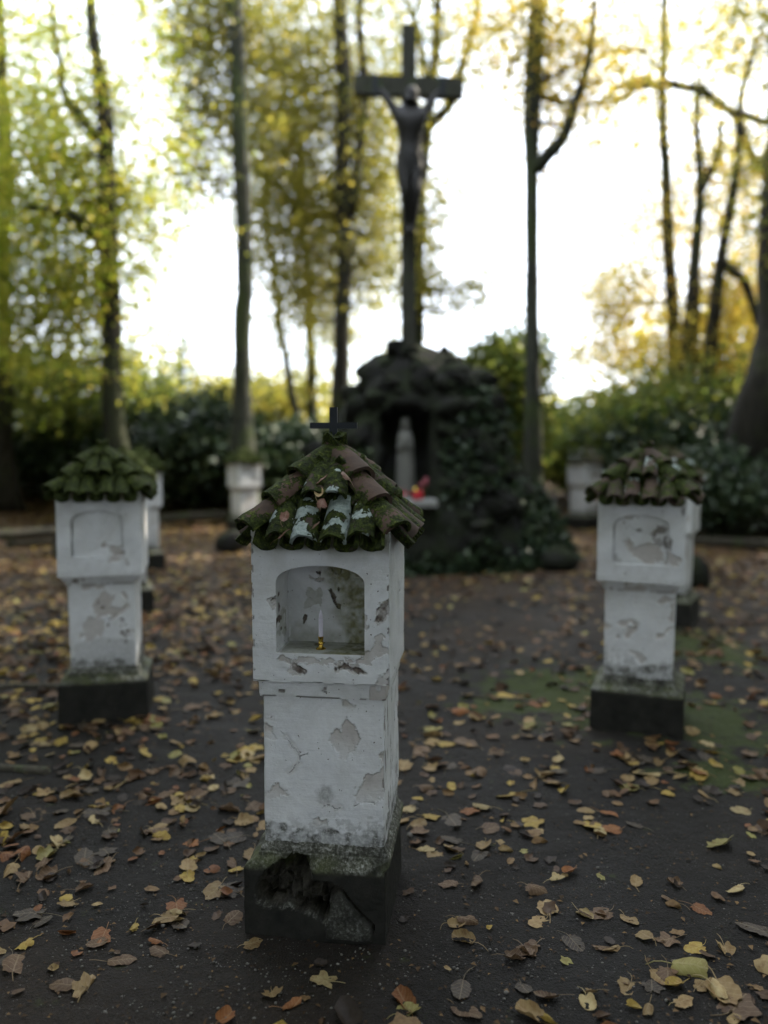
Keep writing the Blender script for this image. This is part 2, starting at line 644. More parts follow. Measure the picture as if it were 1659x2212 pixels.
F_OLIVE = mat_foliage('leaves_olive_yellow', [(0.0, (0.13, 0.145, 0.03)), (0.4, (0.22, 0.22, 0.04)), (0.75, (0.33, 0.30, 0.05)), (1.0, (0.44, 0.36, 0.07))], 0.62)
F_GOLD = mat_foliage('leaves_gold', [(0.0, (0.20, 0.20, 0.04)), (0.35, (0.40, 0.35, 0.06)), (0.75, (0.58, 0.46, 0.07)), (1.0, (0.56, 0.34, 0.05))], 0.65)
F_DARK = mat_foliage('leaves_dark_evergreen', [(0.0, (0.012, 0.026, 0.012)), (0.6, (0.028, 0.050, 0.022)), (1.0, (0.06, 0.085, 0.035))], 0.2, 0.5, 0.35)
F_MID = mat_foliage('leaves_mid_green', [(0.0, (0.06, 0.10, 0.025)), (0.6, (0.14, 0.18, 0.035)), (1.0, (0.28, 0.28, 0.05))], 0.55)

# ------------------------------------------------------------------ ground
def gz(x, y):
    x = np.asarray(x, float)
    y = np.asarray(y, float)
    rise = 0.95 * sstep(13.5, 23.0, y - 0.10 * np.abs(x)) + 0.35 * sstep(5.0, 11.0, np.abs(x)) * sstep(5, 9, y)
    P = np.stack([x.ravel(), y.ravel()], 1)
    n = (vnoise(P, 0.55, 2) * 0.018 + vnoise(P, 2.3, 5) * 0.007).reshape(x.shape)
    return rise + n


def gz1(x, y):
    return float(gz(np.array([x]), np.array([y]))[0])


def nonuni(lo, hi, dense_lo, dense_hi, fine, grow):
    a = list(np.arange(dense_lo, dense_hi, fine))
    s = fine
    x = a[-1]
    while x < hi:
        s *= grow
        x += s
        a.append(x)
    s, x = fine, a[0]
    pre = []
    while x > lo:
        s *= grow
        x -= s
        pre.append(x)
    return np.array(pre[::-1] + a)


MOSS_AREAS = [(1.15, 4.75, 0.75, 0.95), (1.75, 4.3, 0.5, 0.8), (2.45, 5.9, 0.5, 0.9), (0.72, 4.55, 0.35, 0.35), (1.55, 3.55, 0.4, 0.25)]


def build_ground():
    xs = nonuni(-120, 120, -3.0, 3.0, 0.035, 1.09)
    ys = nonuni(-30, 220, 1.2, 6.0, 0.035, 1.07)
    X, Y = np.meshgrid(xs, ys)
    Z = gz(X, Y)
    P = np.stack([X.ravel(), Y.ravel()], 1)
    near = ((np.abs(X) < 6) & (Y > 0) & (Y < 12)).ravel()
    Z = Z.ravel() + np.where(near, vnoise(P, 9, 3) * 0.005 + vnoise(P, 21, 4) * 0.004, 0)
    V = np.c_[P, Z]
    nx, ny = len(xs), len(ys)
    i = (np.arange(ny - 1)[:, None] * nx + np.arange(nx - 1)[None]).ravel()
    F = np.stack([i, i + 1, i + nx + 1, i + nx], 1)
    w = np.zeros((len(V), 3))
    for cx, cy, rx, ry in MOSS_AREAS:
        d = np.hypot((P[:, 0] - cx) / rx, (P[:, 1] - cy) / ry)
        w[:, 0] = np.maximum(w[:, 0], np.clip(1.1 - d, 0, 1) * 0.95)
    litter = sstep(6.5, 12.0, P[:, 1]) * 0.55 + 0.25 * sstep(2.5, 4.5, np.abs(P[:, 0] + 0.6)) * sstep(3, 6, P[:, 1])
    w[:, 1] = np.clip(litter + 0.25 * fbm(P, 0.9, 3, 7), 0, 0.9)
    w[:, 2] = sstep(27, 31, P[:, 1] + 2 * fbm(P, 0.3, 2, 9)) * (P[:, 0] < 2)
    obj('ground', mesh('ground', V, F, M_SOIL, attr=w), kind='structure')


build_ground()


# ------------------------------------------------------------------ shrines
def sq_ring(hw, n, rc):
    """points of a square with softened corners, counter-clockwise from the front left; hw may be scalar"""
    t = np.linspace(-1, 1, n, endpoint=False)
    o = np.ones(n)
    pts = np.concatenate([np.c_[t, -o], np.c_[o, t], np.c_[-t, o], np.c_[-o, -t]]) * hw
    k = hw - rc
    a = np.abs(pts)
    m = (a[:, 0] > k) & (a[:, 1] > k)
    s = np.sign(pts)
    q = a - k
    L = np.maximum(np.hypot(q[:, 0], q[:, 1]), 1e-6)
    sc = np.where(m, rc * np.maximum(q[:, 0], q[:, 1]) / rc / L, 1)
    new = s * (k + q * sc[:, None])
    return np.where(m[:, None], new, pts)


def refine(prof, res):
    outp = [prof[0]]
    for (h0, z0), (h1, z1) in zip(prof[:-1], prof[1:]):
        n = max(1, int(math.hypot(h1 - h0, z1 - z0) / res))
        for k in range(1, n + 1):
            outp.append((h0 + (h1 - h0) * k / n, z0 + (z1 - z0) * k / n))
    return outp


def sq_lathe(prof, res, rc=0.006, cap=True):
    prof = refine(prof, res)
    n = max(6, int(2 * prof[0][0] / res))
    V = []
    for h, z in prof:
        r = sq_ring(h, n, min(rc, h * 0.5))
        V.append(np.c_[r, np.full(len(r), z)])
    m = 4 * n
    V = np.concatenate(V)
    k = len(prof)
    j = np.arange(m)
    F = []
    for i in range(k - 1):
        F.append(np.stack([i * m + j, i * m + (j + 1) % m, (i + 1) * m + (j + 1) % m, (i + 1) * m + j], 1))
    F = np.concatenate(F)
    if prof[0][1] > prof[-1][1]:
        F = F[:, ::-1]
    return V, F


def outdir(V, hw):
    d = np.sign(V[:, :2]) * np.abs(V[:, :2] / hw) ** 9
    L = np.maximum(np.hypot(d[:, 0], d[:, 1]), 1e-6)
    return np.c_[d / L[:, None], np.zeros(len(V))]


def jag(sd, V, amp, seed, soft=0.0012):
    s = sd + fbm(V, 55, 3, seed) * amp + vnoise(V, 230, seed + 3) * amp * 0.35
    return 1 - sstep(-soft, soft, s)


def generic_wear(V, hs, zb, zt, seed, amount):
    """peel / deep / crust masks for a plastered shaft or body"""
    z = V[:, 2]
    w = np.zeros((len(V), 3))
    f = fbm(V, 7.5, 4, seed) + 0.25 * fbm(V, 40, 3, seed + 4)
    w[:, 0] = sstep(0.0, 0.02, f - (0.42 - amount))
    w[:, 1] = sstep(0.0, 0.02, fbm(V, 11, 4, seed + 8) + 0.3 * vnoise(V, 90, seed) - (0.62 - amount * 0.3))
    lvl = zb + 0.075 + 0.055 * fbm(V, 9, 3, seed + 2) + 0.02 * vnoise(V, 60, seed)
    w[:, 2] = (1 - sstep(-0.004, 0.012, z - lvl)) * np.clip(0.72 + 0.9 * fbm(V, 35, 3, seed + 9), 0.25, 1)
    haze = np.clip((zb + 0.17 + 0.08 * fbm(V, 5, 2, seed) - z) / 0.2, 0, 1)
    w[:, 2] = np.maximum(w[:, 2], haze * 0.85 * (fbm(V, 60, 3, seed + 6) > 0.12 - 0.25 * haze))
    return w


# spots of bare plaster on the front shrine, traced as real flakes (fractions of the face: across, up)
def conv(pts, x0, x1, y0, y1):
    return [((x - x0) / (x1 - x0), (y1 - y) / (y1 - y0)) for x, y in pts]


SH = (325, 1215, 105, 1370)
SHAFT_PEEL = [conv(p, *SH) for p in (
    [(815, 450), (862, 365), (905, 405), (915, 330), (940, 270), (985, 330), (1055, 435), (1010, 490), (965, 560), (930, 605), (890, 590), (860, 520), (820, 480)],
    [(1000, 840), (1060, 780), (1095, 710), (1165, 690), (1205, 650), (1240, 640), (1240, 900), (1150, 930), (1010, 970), (990, 900)],
    [(330, 935), (380, 870), (430, 825), (440, 880), (520, 920), (420, 935), (330, 955)],
    [(310, 345), (345, 348), (380, 385), (425, 470), (350, 470), (310, 460)],
    [(915, 130), (950, 112), (1000, 185), (960, 210), (920, 190)],
    [(1180, 560), (1240, 540), (1240, 640), (1200, 640)],
    [(690, 1110), (720, 1090), (790, 1110), (800, 1150), (740, 1160), (690, 1140)])]
SHAFT_STAIN = conv([(775, 910)], *SH)[0]
SHAFT_CRACK = [conv(p, *SH) for p in ([(455, 405), (500, 450), (545, 520), (600, 585), (652, 580)], [(600, 585), (590, 650), (510, 730)], [(760, 1000), (800, 975), (850, 1010), (900, 995)],
                                      [(1000, 970), (1080, 940), (1150, 925)], [(340, 290), (385, 296)])]
BD = (235, 1410, 30, 1160)
BODY_PEEL = [conv(p, *BD) for p in (
    [(1190, 930), (1270, 880), (1280, 800), (1350, 730), (1365, 760), (1360, 850), (1430, 860), (1430, 900), (1300, 950), (1250, 1000), (1190, 990)],
    [(430, 990), (480, 950), (560, 960), (800, 960), (1180, 965), (1200, 990), (800, 1010), (520, 1000)],
    [(1195, 570), (1225, 590), (1220, 680), (1250, 690), (1210, 720), (1190, 690)],
    [(1370, 1040), (1430, 980), (1430, 1180), (1370, 1180), (1300, 1170), (1340, 1110)])]
BODY_DEEP = [conv(p, *BD) for p in (
    [(1320, 560), (1340, 520), (1395, 490), (1405, 590), (1370, 620), (1310, 670), (1295, 650), (1322, 600)],
    [(570, 1080), (590, 1010), (640, 1040), (700, 1070), (640, 1085)],
    [(960, 1050), (1020, 1010), (1150, 1030), (1200, 1070), (1130, 1070), (1050, 1040)],
    [(385, 500), (430, 490), (465, 495), (455, 530), (430, 560), (412, 580)])]
NICHE_DEEP = [conv(p, *BD) for p in (
    [(815, 480), (845, 475), (880, 540), (895, 590), (930, 605), (925, 640), (900, 635), (870, 590), (850, 540)],
    [(580, 720), (600, 690), (630, 700), (610, 745), (590, 770)], [(690, 240), (770, 240), (720, 260)], [(710, 330), (745, 332), (740, 350)], [(900, 462), (915, 465), (912, 485), (900, 480)])]
NICHE_PEEL = [conv(p, *BD) for p in ([(640, 360), (700, 385), (790, 380), (770, 400), (700, 405), (650, 385)], [(830, 250), (950, 300), (920, 350), (850, 330)])]
PL = (150, 1340, 1560, 2130)
CRATER = [((x - 150) / 1190, (2130 - y) / 600) for x, y in [(250, 1720), (320, 1580), (400, 1490), (520, 1440), (620, 1480), (690, 1560), (745, 1640), (880, 1650), (975, 1680), (905, 1760), (875, 1900), (835, 1960), (700, 1905), (520, 1862), (330, 1885), (270, 1840)]]
CHUNK = [((x - 150) / 1190, (2130 - y) / 600) for x, y in [(835, 1960), (870, 1880), (905, 1760), (950, 1700), (985, 1710), (1050, 1800), (1130, 1885), (1225, 1965), (1235, 2090), (840, 2090)]]
PCRACK = [((x - 150) / 1190, (2130 - y) / 600) for x, y in [(970, 1690), (1060, 1790), (1140, 1870), (1240, 1955), (1250, 2010)]]


B8, S8 = (290, 865, 560, 1065), (340, 820, 1160, 1760)
S2 = (310, 748, 1165, 1720)
EXTRA = {8.3 + 3: {'body': [(conv([(470, 800), (500, 790), (540, 850), (620, 820), (690, 830), (720, 870), (730, 920), (640, 950), (560, 930), (500, 880)], *B8), 0, 1.0),
                            (conv([(640, 760), (680, 715), (745, 725), (750, 850), (735, 850), (725, 760), (690, 760), (660, 790)], *B8), 1, 0.8),
                            (conv([(665, 800), (700, 770), (720, 830), (690, 840)], *B8), 1, 0.6), (conv([(760, 780), (775, 800), (770, 850), (755, 850)], *B8), 1, 0.7),
                            (conv([(760, 860), (830, 900), (835, 960), (740, 940)], *B8), 0, 0.9), (conv([(540, 735), (580, 740), (560, 750)], *B8), 1, 0.7),
                            (conv([(455, 690), (540, 650), (545, 665), (460, 705)], *B8), 0, 0.9), (conv([(400, 890), (450, 930), (450, 955), (390, 950)], *B8), 1, 0.35)]},
         8.3 + 1: {'shaft': [(conv([(515, 1548), (580, 1556), (620, 1590), (640, 1615), (600, 1640), (560, 1600), (530, 1570)], *S8), 0, 0.7),
                             (conv([(545, 1370), (560, 1370), (558, 1410), (548, 1415)], *S8), 1, 0.7), (conv([(350, 1620), (420, 1650), (600, 1680), (590, 1740), (360, 1750)], *S8), 2, 0.35)]},
         4.0 + 1: {'shaft': [(conv([(540, 1200), (600, 1270), (580, 1310), (640, 1330), (700, 1290), (705, 1320), (600, 1390), (560, 1360), (500, 1380), (460, 1300), (520, 1230)], *S2), 0, 1.0),
                             (conv([(655, 1225), (690, 1230), (708, 1270), (680, 1275)], *S2), 0, 1.0), (conv([(400, 1430), (440, 1370), (545, 1400), (530, 1480), (420, 1530)], *S2), 0, 0.8),
                             (conv([(340, 1540), (520, 1500), (740, 1530), (740, 1640), (330, 1650)], *S2), 2, 0.35)]}}


def shrine_body_mesh(hw, z0, z1, arch, depth, res, seed, hero, amount):
    a, zb, zs, zt, xo = arch                     # niche half-width, bottom, spring, top, centre offset
    cz = zb + (zs - zb) * 0.6
    th = np.linspace(0, np.pi, 60)
    ap = [(xo - a, zb), (xo + a, zb)] + [(xo + a * math.cos(t), zs + (zt - zs) * math.sin(t) ** 0.85) for t in th]
    ap = np.array(ap)
    # dense outline -> radius by angle
    dn = []
    for p, q in zip(ap, np.roll(ap, -1, 0)):
        for k in range(30):
            dn.append(p + (q - p) * k / 30)
    dn = np.array(dn)
    ang = np.arctan2(dn[:, 1] - cz, dn[:, 0] - xo)
    rad = np.hypot(dn[:, 1] - cz, dn[:, 0] - xo)
    o = np.argsort(ang)
    ang, rad = ang[o], rad[o]
    N = int(2 * (2 * hw + (z1 - z0)) / res)
    A = list(np.linspace(-np.pi, np.pi, N, endpoint=False))
    for (x, z) in [(-hw, z0), (hw, z0), (hw, z1), (-hw, z1), (xo - a, zb), (xo + a, zb)]:
        A.append(math.atan2(z - cz, x - xo))
    A = np.array(sorted(A))
    ra = np.interp(A, ang, rad, period=2 * np.pi)
    cx, sx = np.cos(A), np.sin(A)
    with np.errstate(divide='ignore'):
        rr = np.minimum(np.where(cx > 0, (hw - xo) / np.maximum(cx, 1e-9), (hw + xo) / np.maximum(-cx, 1e-9)),
                        np.where(sx > 0, (z1 - cz) / np.maximum(sx, 1e-9), (cz - z0) / np.maximum(-sx, 1e-9)))
    m = len(A)
    K = max(4, int(0.14 / res))
    V, F = [], []

    def ringpts(r, y):
        return np.c_[xo + cx * r, np.full(m, y) if np.ndim(y) == 0 else y, cz + sx * r]
    rows = []
    for k in range(K + 1):
        rows.append(ringpts(rr + (ra - rr) * k / K, -hw))
    D = max(2, int(depth / res))
    if not hero:
        D = 2
    for k in range(1, D + 1):
        rows.append(ringpts(ra * (1 - 0.02 * k / D), -hw + depth * k / D))
    B = max(6, int(0.16 / res))
    for k in range(1, B + 1):
        rows.append(ringpts(ra * 0.98 * (1 - k / B * 0.995), -hw + depth))
    V = np.concatenate(rows)
    zone = np.concatenate([np.zeros(m * (K + 1)), np.ones(m * D), np.full(m * B, 2)])
    j = np.arange(m)
    for i in range(len(rows) - 1):
        F.append(np.stack([i * m + j, (i + 1) * m + j, (i + 1) * m + (j + 1) % m, i * m + (j + 1) % m], 1))
    F = np.concatenate(F)[:, ::-1]
    # the other three sides
    n = int(2 * hw / res)
    kz = int((z1 - z0) / res)
    t = np.linspace(-hw, hw, n + 1)
    zz = np.linspace(z0, z1, kz + 1)
    path = np.concatenate([np.c_[np.full(n + 1, hw), t], np.c_[-t[1:], np.full(n, hw)], np.c_[np.full(n, -hw), -t[1:]]])
    V2 = np.concatenate([np.c_[path, np.full(len(path), z)] for z in zz])
    pm = len(path)
    i = (np.arange(kz)[:, None] * pm + np.arange(pm - 1)[None]).ravel()
    F2 = np.stack([i, i + 1, i + pm + 1, i + pm], 1) + len(V)
    V = np.concatenate([V, V2])
    zone = np.concatenate([zone, np.full(len(V2), 3)])
    # floor plate under the body
    nb = len(V)
    Vb = np.array([(-hw, -hw, z0), (hw, -hw, z0), (hw, hw, z0), (-hw, hw, z0)])
    V = np.concatenate([V, Vb])
    F = np.concatenate([F, F2, [[nb + 3, nb + 2, nb + 1, nb]]])
    zone = np.concatenate([zone, np.full(4, 4)])
    w = np.zeros((len(V), 3))
    alg = np.zeros(len(V))
    fx, fz = (V[:, 0] + hw) / (2 * hw), (V[:, 2] - z0) / ((z0 + 0.424 if hero else z1) - z0)
    front = zone == 0
    if hero:
        X, Z = fx * 2 * hw, fz * 0.424
        for p in BODY_PEEL:
            sd = poly_sd(X, Z, [(q[0] * 2 * hw, q[1] * 0.424) for q in p])
            w[:, 0] = np.maximum(w[:, 0], jag(sd, V, 0.014, 1.0) * front * (0.75 + 0.5 * fbm(V, 18, 3, 3)))
        for p in BODY_DEEP:
            sd = poly_sd(X, Z, [(q[0] * 2 * hw, q[1] * 0.424) for q in p])
            w[:, 1] = np.maximum(w[:, 1], jag(sd, V, 0.011, 2.0) * front * np.clip(0.75 + 0.9 * fbm(V, 50, 3, 4), 0.2, 1))
            w[:, 0] = np.maximum(w[:, 0], jag(sd - 0.006, V, 0.010, 2.5) * front * 0.7)
        back = zone >= 1
        back &= zone <= 2
        for p in NICHE_DEEP:
            sd = poly_sd(X, Z, [(q[0] * 2 * hw, q[1] * 0.424) for q in p])
            w[:, 1] = np.maximum(w[:, 1], jag(sd, V, 0.005, 4.0) * (zone == 2))
        for p in NICHE_PEEL:
            sd = poly_sd(X, Z, [(q[0] * 2 * hw, q[1] * 0.424) for q in p])
            w[:, 0] = np.maximum(w[:, 0], jag(sd, V, 0.007, 5.0) * (zone == 2))
        # damp green inside the niche: right side and along the floor
        ax = sstep(0.46, 0.66, fx + 0.16 * fbm(V, 9, 4, 3)) * 0.95
        az = (1 - sstep(0.24, 0.36, fz + 0.14 * fbm(V, 12, 4, 6))) * 0.5 * (fx > 0.2)
        ab = (fbm(V, 14, 4, 12) > 0.22) * 0.45 * (fx < 0.45) * (fz < 0.62)
        alg = np.where(back, np.clip(np.maximum.reduce([ax, az, ab]) * (0.85 + 0.6 * fbm(V, 45, 3, 2)), 0, 0.95), 0)
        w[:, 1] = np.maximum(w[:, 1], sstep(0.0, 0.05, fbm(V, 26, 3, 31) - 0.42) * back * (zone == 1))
        eave = sstep(0.86, 0.97, fz + 0.07 * fbm(V, 12, 3, 8)) * front
        alg = np.maximum(alg, eave * 0.45)
        g = generic_wear(V, hw, z0 - 1, z1, 7.0, -0.2)
        g[:, 1] *= 0.5
        w[:, :2] = np.maximum(w[:, :2], g[:, :2] * (zone == 3)[:, None])
        edge = (np.abs(V[:, 0]) > hw - 0.006) & (V[:, 1] < -hw + 0.010) & (fbm(V, 40, 3, 5) > 0.22) & (front | (zone == 3))
        w[:, 1] = np.maximum(w[:, 1], edge * 0.6)
    else:
        g = generic_wear(V, hw, z0 - 1, z1, seed, amount)
        w[:, :2] = g[:, :2]
        w[:, 1] *= 0.7
        w[:, 1] = np.maximum(w[:, 1], (zone == 1) * (V[:, 2] > zb + 0.012) * (0.30 + 0.3 * fbm(V, 20, 2, 3)))  # arch reveal coloured dark to draw its shaded groove line
        for k, (p, ch, am) in enumerate(EXTRA.get(seed, {}).get('body', ())):
            sd = poly_sd(V[:, 0] + hw, V[:, 2] - z0, [(q[0] * 2 * hw, q[1] * (z1 - 0.03 - z0)) for q in p])
            w[:, ch] = np.maximum(w[:, ch], jag(sd, V, 0.016, 3.0 + k) * am * ((zone == 0) | (zone == 2)))
        alg = 0.35 * sstep(0.84, 1.0, fz + 0.1 * fbm(V, 12, 3, seed + 5)) * front
    sag = 0.0028 * fbm(V, 6, 3, seed + 1) + 0.0009 * fbm(V, 45, 3, seed + 2)
    d = outdir(V, hw)
    inner = (zone == 1) | (zone == 2)
    d[inner] = (0, -1, 0)
    off = sag - 0.0022 * w[:, 0] - 0.004 * w[:, 1]
    off[zone == 4] = 0
    V = V + d * off[:, None]
    mid = V[:, 2] <= z0 + 1e-4
    V[mid, 2] += 0.003 * vnoise(V[mid] * 1.0, 30, seed)
    me = mesh('shrine_housing', V, F, M_PLASTER, smooth=True, sharp=38, attr=w)
    at_ = me.attributes.new('algae', 'FLOAT', 'POINT')
    at_.data.foreach_set('value', alg.astype(np.float32))
    return me


def set_algae(me, alg):
    a = me.attributes.new('algae', 'FLOAT', 'POINT')
    a.data.foreach_set('value', np.asarray(alg, np.float32))


def shrine_shaft_mesh(hs, z0, z1, res, seed, hero, amount):
    V, F = sq_lathe([(hs, z0), (hs, z1)], res, 0.005)
    w = generic_wear(V, hs, z0, z1, seed, amount)
    if hero:
        front = V[:, 1] < -hs + 0.002
        fx, fz = (V[:, 0] + hs), (V[:, 2] - z0)
        H = z1 - z0
        keep = ~front
        w[:, 0] *= keep
        w[:, 1] *= keep
        for k, p in enumerate(SHAFT_PEEL):
            sd = poly_sd(fx, fz, [(q[0] * 2 * hs, q[1] * H) for q in p])
            lo, hi = min(q[1] for q in p) * H, max(q[1] for q in p) * H
            fade = 0.30 + 0.70 * sstep(lo, lo + (hi - lo) * 0.75, fz + 0.03 * fbm(V, 20, 3, k))
            w[:, 0] = np.maximum(w[:, 0], jag(sd, V, 0.013, 2.0 + k) * front * fade)
        sx, sz = SHAFT_STAIN
        dd = np.hypot((fx - sx * 2 * hs) / 0.027, (fz - sz * H) / 0.032)
        w[:, 2] = np.maximum(w[:, 2], np.clip(1.2 - dd + 0.5 * fbm(V, 60, 3, 3), 0, 0.55) * front)
        for c in SHAFT_CRACK:
            ld = line_d(fx + 0.006 * fbm(V, 35, 3, 14), fz + 0.006 * fbm(V, 35, 3, 15), [(q[0] * 2 * hs, q[1] * H) for q in c]) + 0.0015 * np.abs(fbm(V, 90, 2, 4))
            w[:, 1] = np.maximum(w[:, 1], (1 - sstep(0.0006, 0.0022, ld)) * np.clip(0.5 + 0.9 * fbm(V, 30, 3, 17), 0.05, 0.8) * front)
            up_ = sstep(0.002, 0.004, ld) * (1 - sstep(0.004, 0.016, ld)) * (fbm(V, 26, 2, 21) > -0.1)
            w[:, 0] = np.maximum(w[:, 0], up_ * 0.35 * front)
        side = (V[:, 0] > hs - 0.012)
        chip = sstep(0.0, 0.05, fbm(V * np.array([1, 1, 0.22]), 60, 3, 9) - 0.36) * side
        w[:, 1] = np.maximum(w[:, 1], chip * 0.7 * (V[:, 0] > hs - 0.004))
    for k, (p, ch, am) in enumerate(EXTRA.get(seed, {}).get('shaft', ())):
        front = V[:, 1] < -hs + 0.002
        sd = poly_sd(V[:, 0] + hs, V[:, 2] - z0, [(q[0] * 2 * hs, q[1] * (z1 - z0)) for q in p])
        w[:, ch] = np.maximum(w[:, ch], jag(sd, V, 0.012, 3.0 + k) * am * front)
    sag = 0.003 * fbm(V, 5, 3, seed + 1) + 0.0008 * fbm(V, 50, 3, seed + 2)
    V = V + outdir(V, hs) * (sag - 0.0024 * w[:, 0] - 0.002 * w[:, 1] - 0.0018 * w[:, 2])[:, None]
    me = mesh('shrine_shaft', V, F, M_PLASTER, sharp=38, attr=w)
    set_algae(me, np.zeros(len(V)))
    return me


def shrine_moulding_mesh(hb, hs, z0, z1, res, seed):
    V, F = sq_lathe([(hb - 0.022, z1 + 0.004), (hb - 0.010, z1 - 0.002), (hb - 0.012, z1 - 0.010), (hs + 0.007, z0 + 0.010), (hs + 0.006, z0), (hs - 0.004, z0 - 0.001)][::-1], res, 0.005)
    w = np.zeros((len(V), 3))
    w[:, 1] = sstep(0.0, 0.05, fbm(V, 30, 3, seed) - 0.42) * 0.8
    w[:, 1] = np.maximum(w[:, 1], (np.abs(V[:, 2] - z0) < 0.004) * (fbm(V, 25, 3, seed + 1) > 0.0) * 0.7)
    w[:, 0] = sstep(0.0, 0.05, fbm(V, 12, 3, seed + 3) - 0.25)
    V = V + outdir(V, hb) * (0.0025 * fbm(V, 9, 3, seed))[:, None]
    me = mesh('shrine_moulding', V, F, M_PLASTER, sharp=35, attr=w)
    set_algae(me, np.zeros(len(V)))
    return me


def shrine_plinth_mesh(hs, hp, res, seed, hero, dx=0.0):
    prof = [(hp + 0.004, -0.09), (hp + 0.002, 0.0), (hp, 0.212), (hp - 0.003, 0.218), (hs + 0.019, 0.240), (hs + 0.016, 0.246), (hs + 0.015, 0.255), (hs + 0.010, 0.258), (hs + 0.009, 0.268), (hs + 0.003, 0.274), (hs - 0.002, 0.288)]
    V, F = sq_lathe(prof, res, 0.004)
    z = V[:, 2]
    w = np.zeros((len(V), 3))
    w[:, 0] = sstep(0.205, 0.225, z) * np.clip(0.55 + 0.9 * fbm(V, 20, 4, seed), 0.05, 1)
    w[:, 2] = sstep(0.20, 0.22, z) * (1 - sstep(0.24, 0.27, z)) * np.clip(0.5 + fbm(V, 8, 3, seed + 4), 0, 1)
    off = 0.004 * fbm(V, 8, 3, seed) + 0.0022 * fbm(V, 45, 3, seed + 1)
    edge = np.exp(-((z - 0.214) / 0.012) ** 2)
    off -= edge * 0.010 * np.clip(fbm(V, 18, 3, seed + 5), 0, 1)
    d = outdir(V, hp)
    V = V + d * off[:, None]
    V[:, 2] -= edge * 0.006 * np.clip(fbm(V, 15, 3, seed + 6) + 0.2, 0, 1)
    if hero:
        front = V[:, 1] < -hs
        X, Z = (V[:, 0] + hp), V[:, 2]
        sd = poly_sd(X, Z, [(q[0] * 2 * hp, q[1] * 0.24 - 0.012) for q in CRATER])
        sdn = sd + 0.013 * fbm(V, 30, 4, 8) + 0.004 * vnoise(V, 120, 3)
        dep = sstep(0.0, 0.014, -sdn) * np.clip(0.070 + 0.085 * fbm(V, 18, 4, 9) + 0.03 * vnoise(V, 70, 2), 0.006, 0.16) * front
        V[:, 1] += dep
        V[:, 2] -= dep * 0.10 * vnoise(V, 28, 3)
        w[:, 1] = np.maximum(w[:, 1], sstep(0.0, 0.02, dep) * 0.9)
        w[:, 0] *= 1 - sstep(0.0, 0.02, dep)
        rim = np.exp(-(sdn / 0.006) ** 2) * front * (V[:, 2] < 0.13)
        w[:, 0] = np.maximum(w[:, 0], rim * 0.4 * (fbm(V, 60, 3, 2) > 0.0))
        ld = line_d(X, Z, [(q[0] * 2 * hp, q[1] * 0.24 - 0.012) for q in PCRACK]) + 0.002 * np.abs(fbm(V, 70, 2, 4))
        cr = (1 - sstep(0.001, 0.005, ld)) * front
        V[:, 1] += cr * 0.02
        w[:, 1] = np.maximum(w[:, 1], cr)
        ck = poly_sd(X, Z, [(q[0] * 2 * hp, q[1] * 0.24 - 0.012) for q in CHUNK]) + 0.003 * fbm(V, 40, 2, 6)
        V[:, 1] -= (1 - sstep(-0.006, 0.0, ck)) * front * (0.010 + 0.006 * fbm(V, 20, 3, 1))
        w[:, 0] = np.maximum(w[:, 0], (1 - sstep(-0.008, 0.0, ck)) * front * 0.35 * np.clip(0.5 + fbm(V, 25, 3, 3), 0, 1))
    V[:, 0] += dx * sstep(0.214, 0.242, z)
    return mesh('shrine_plinth', V, F, M_STONE, sharp=45, attr=w)


# roof tiles: half-round, tapered, with thickness; modelled lying along +y (up the slope), convex to +z
def tile_mesh(name, r0, r1, L, rise, thick, concave, seed, na=12, nl=9):
    th = np.linspace(-1, 1, na + 1)
    rows = []
    for side in (0, 1):
        for i in range(nl + 1):
            f = i / nl
            r = r0 + (r1 - r0) * f
            x = np.sin(th * np.pi / 2 * 0.98) * r
            zc = np.cos(th * np.pi / 2 * 0.98) * r * rise
            if side:
                x = x * (r - thick) / r
                zc = zc - thick * (0.35 + 0.65 * np.cos(th * np.pi / 2))
            y = np.full(na + 1, f * L)
            if i == 0:
                y = y + 0.006 * vnoise(np.c_[x * 40, x * 0 + seed, x * 0], 1.0, seed) - 0.004
            rows.append(np.c_[x, y, -zc if concave else zc])
    V = np.concatenate(rows)
    lum = 0.0030 * fbm(V, 22, 3, seed) + 0.0016 * fbm(V, 80, 2, seed + 2)
    V[:, 2] += lum
    V[:, 0] += 0.0018 * fbm(V, 30, 2, seed + 4)
    m = na + 1
    F = []
    off = m * (nl + 1)
    for i in range(nl):
        for j in range(na):
            a = i * m + j
            q = (a, a + 1, a + m + 1, a + m)
            F.append(q)
            F.append(tuple(off + k for k in q[::-1]))
    for i in range(nl):
        F.append((i * m, (i + 1) * m, off + (i + 1) * m, off + i * m))
        b = i * m + na
        F.append((b, off + b, off + b + m, b + m))
    for j in range(na):
        F.append((j, off + j, off + j + 1, j + 1))
        b = nl * m + j
        F.append((b, b + 1, off + b + 1, off + b))
    if concave:
        F = [f[::-1] for f in F]
    return mesh(name, V, np.array(F), M_TILE, sharp=60)


COVER = [tile_mesh('cover_tile', 0.042, 0.034, 0.185, 0.95, 0.009, False, 1.0 + k) for k in range(4)]
COVER2 = [tile_mesh('cover_tile', 0.040, 0.031, 0.165, 0.95, 0.0085, False, 6.0 + k) for k in range(3)]
PAN = [tile_mesh('pan_tile', 0.037, 0.032, 0.19, 0.9, 0.010, True, 11.0 + k) for k in range(3)]
HIP = [tile_mesh('hip_tile', 0.050, 0.040, 0.18, 0.9, 0.012, False, 21.0 + k) for k in range(4)]


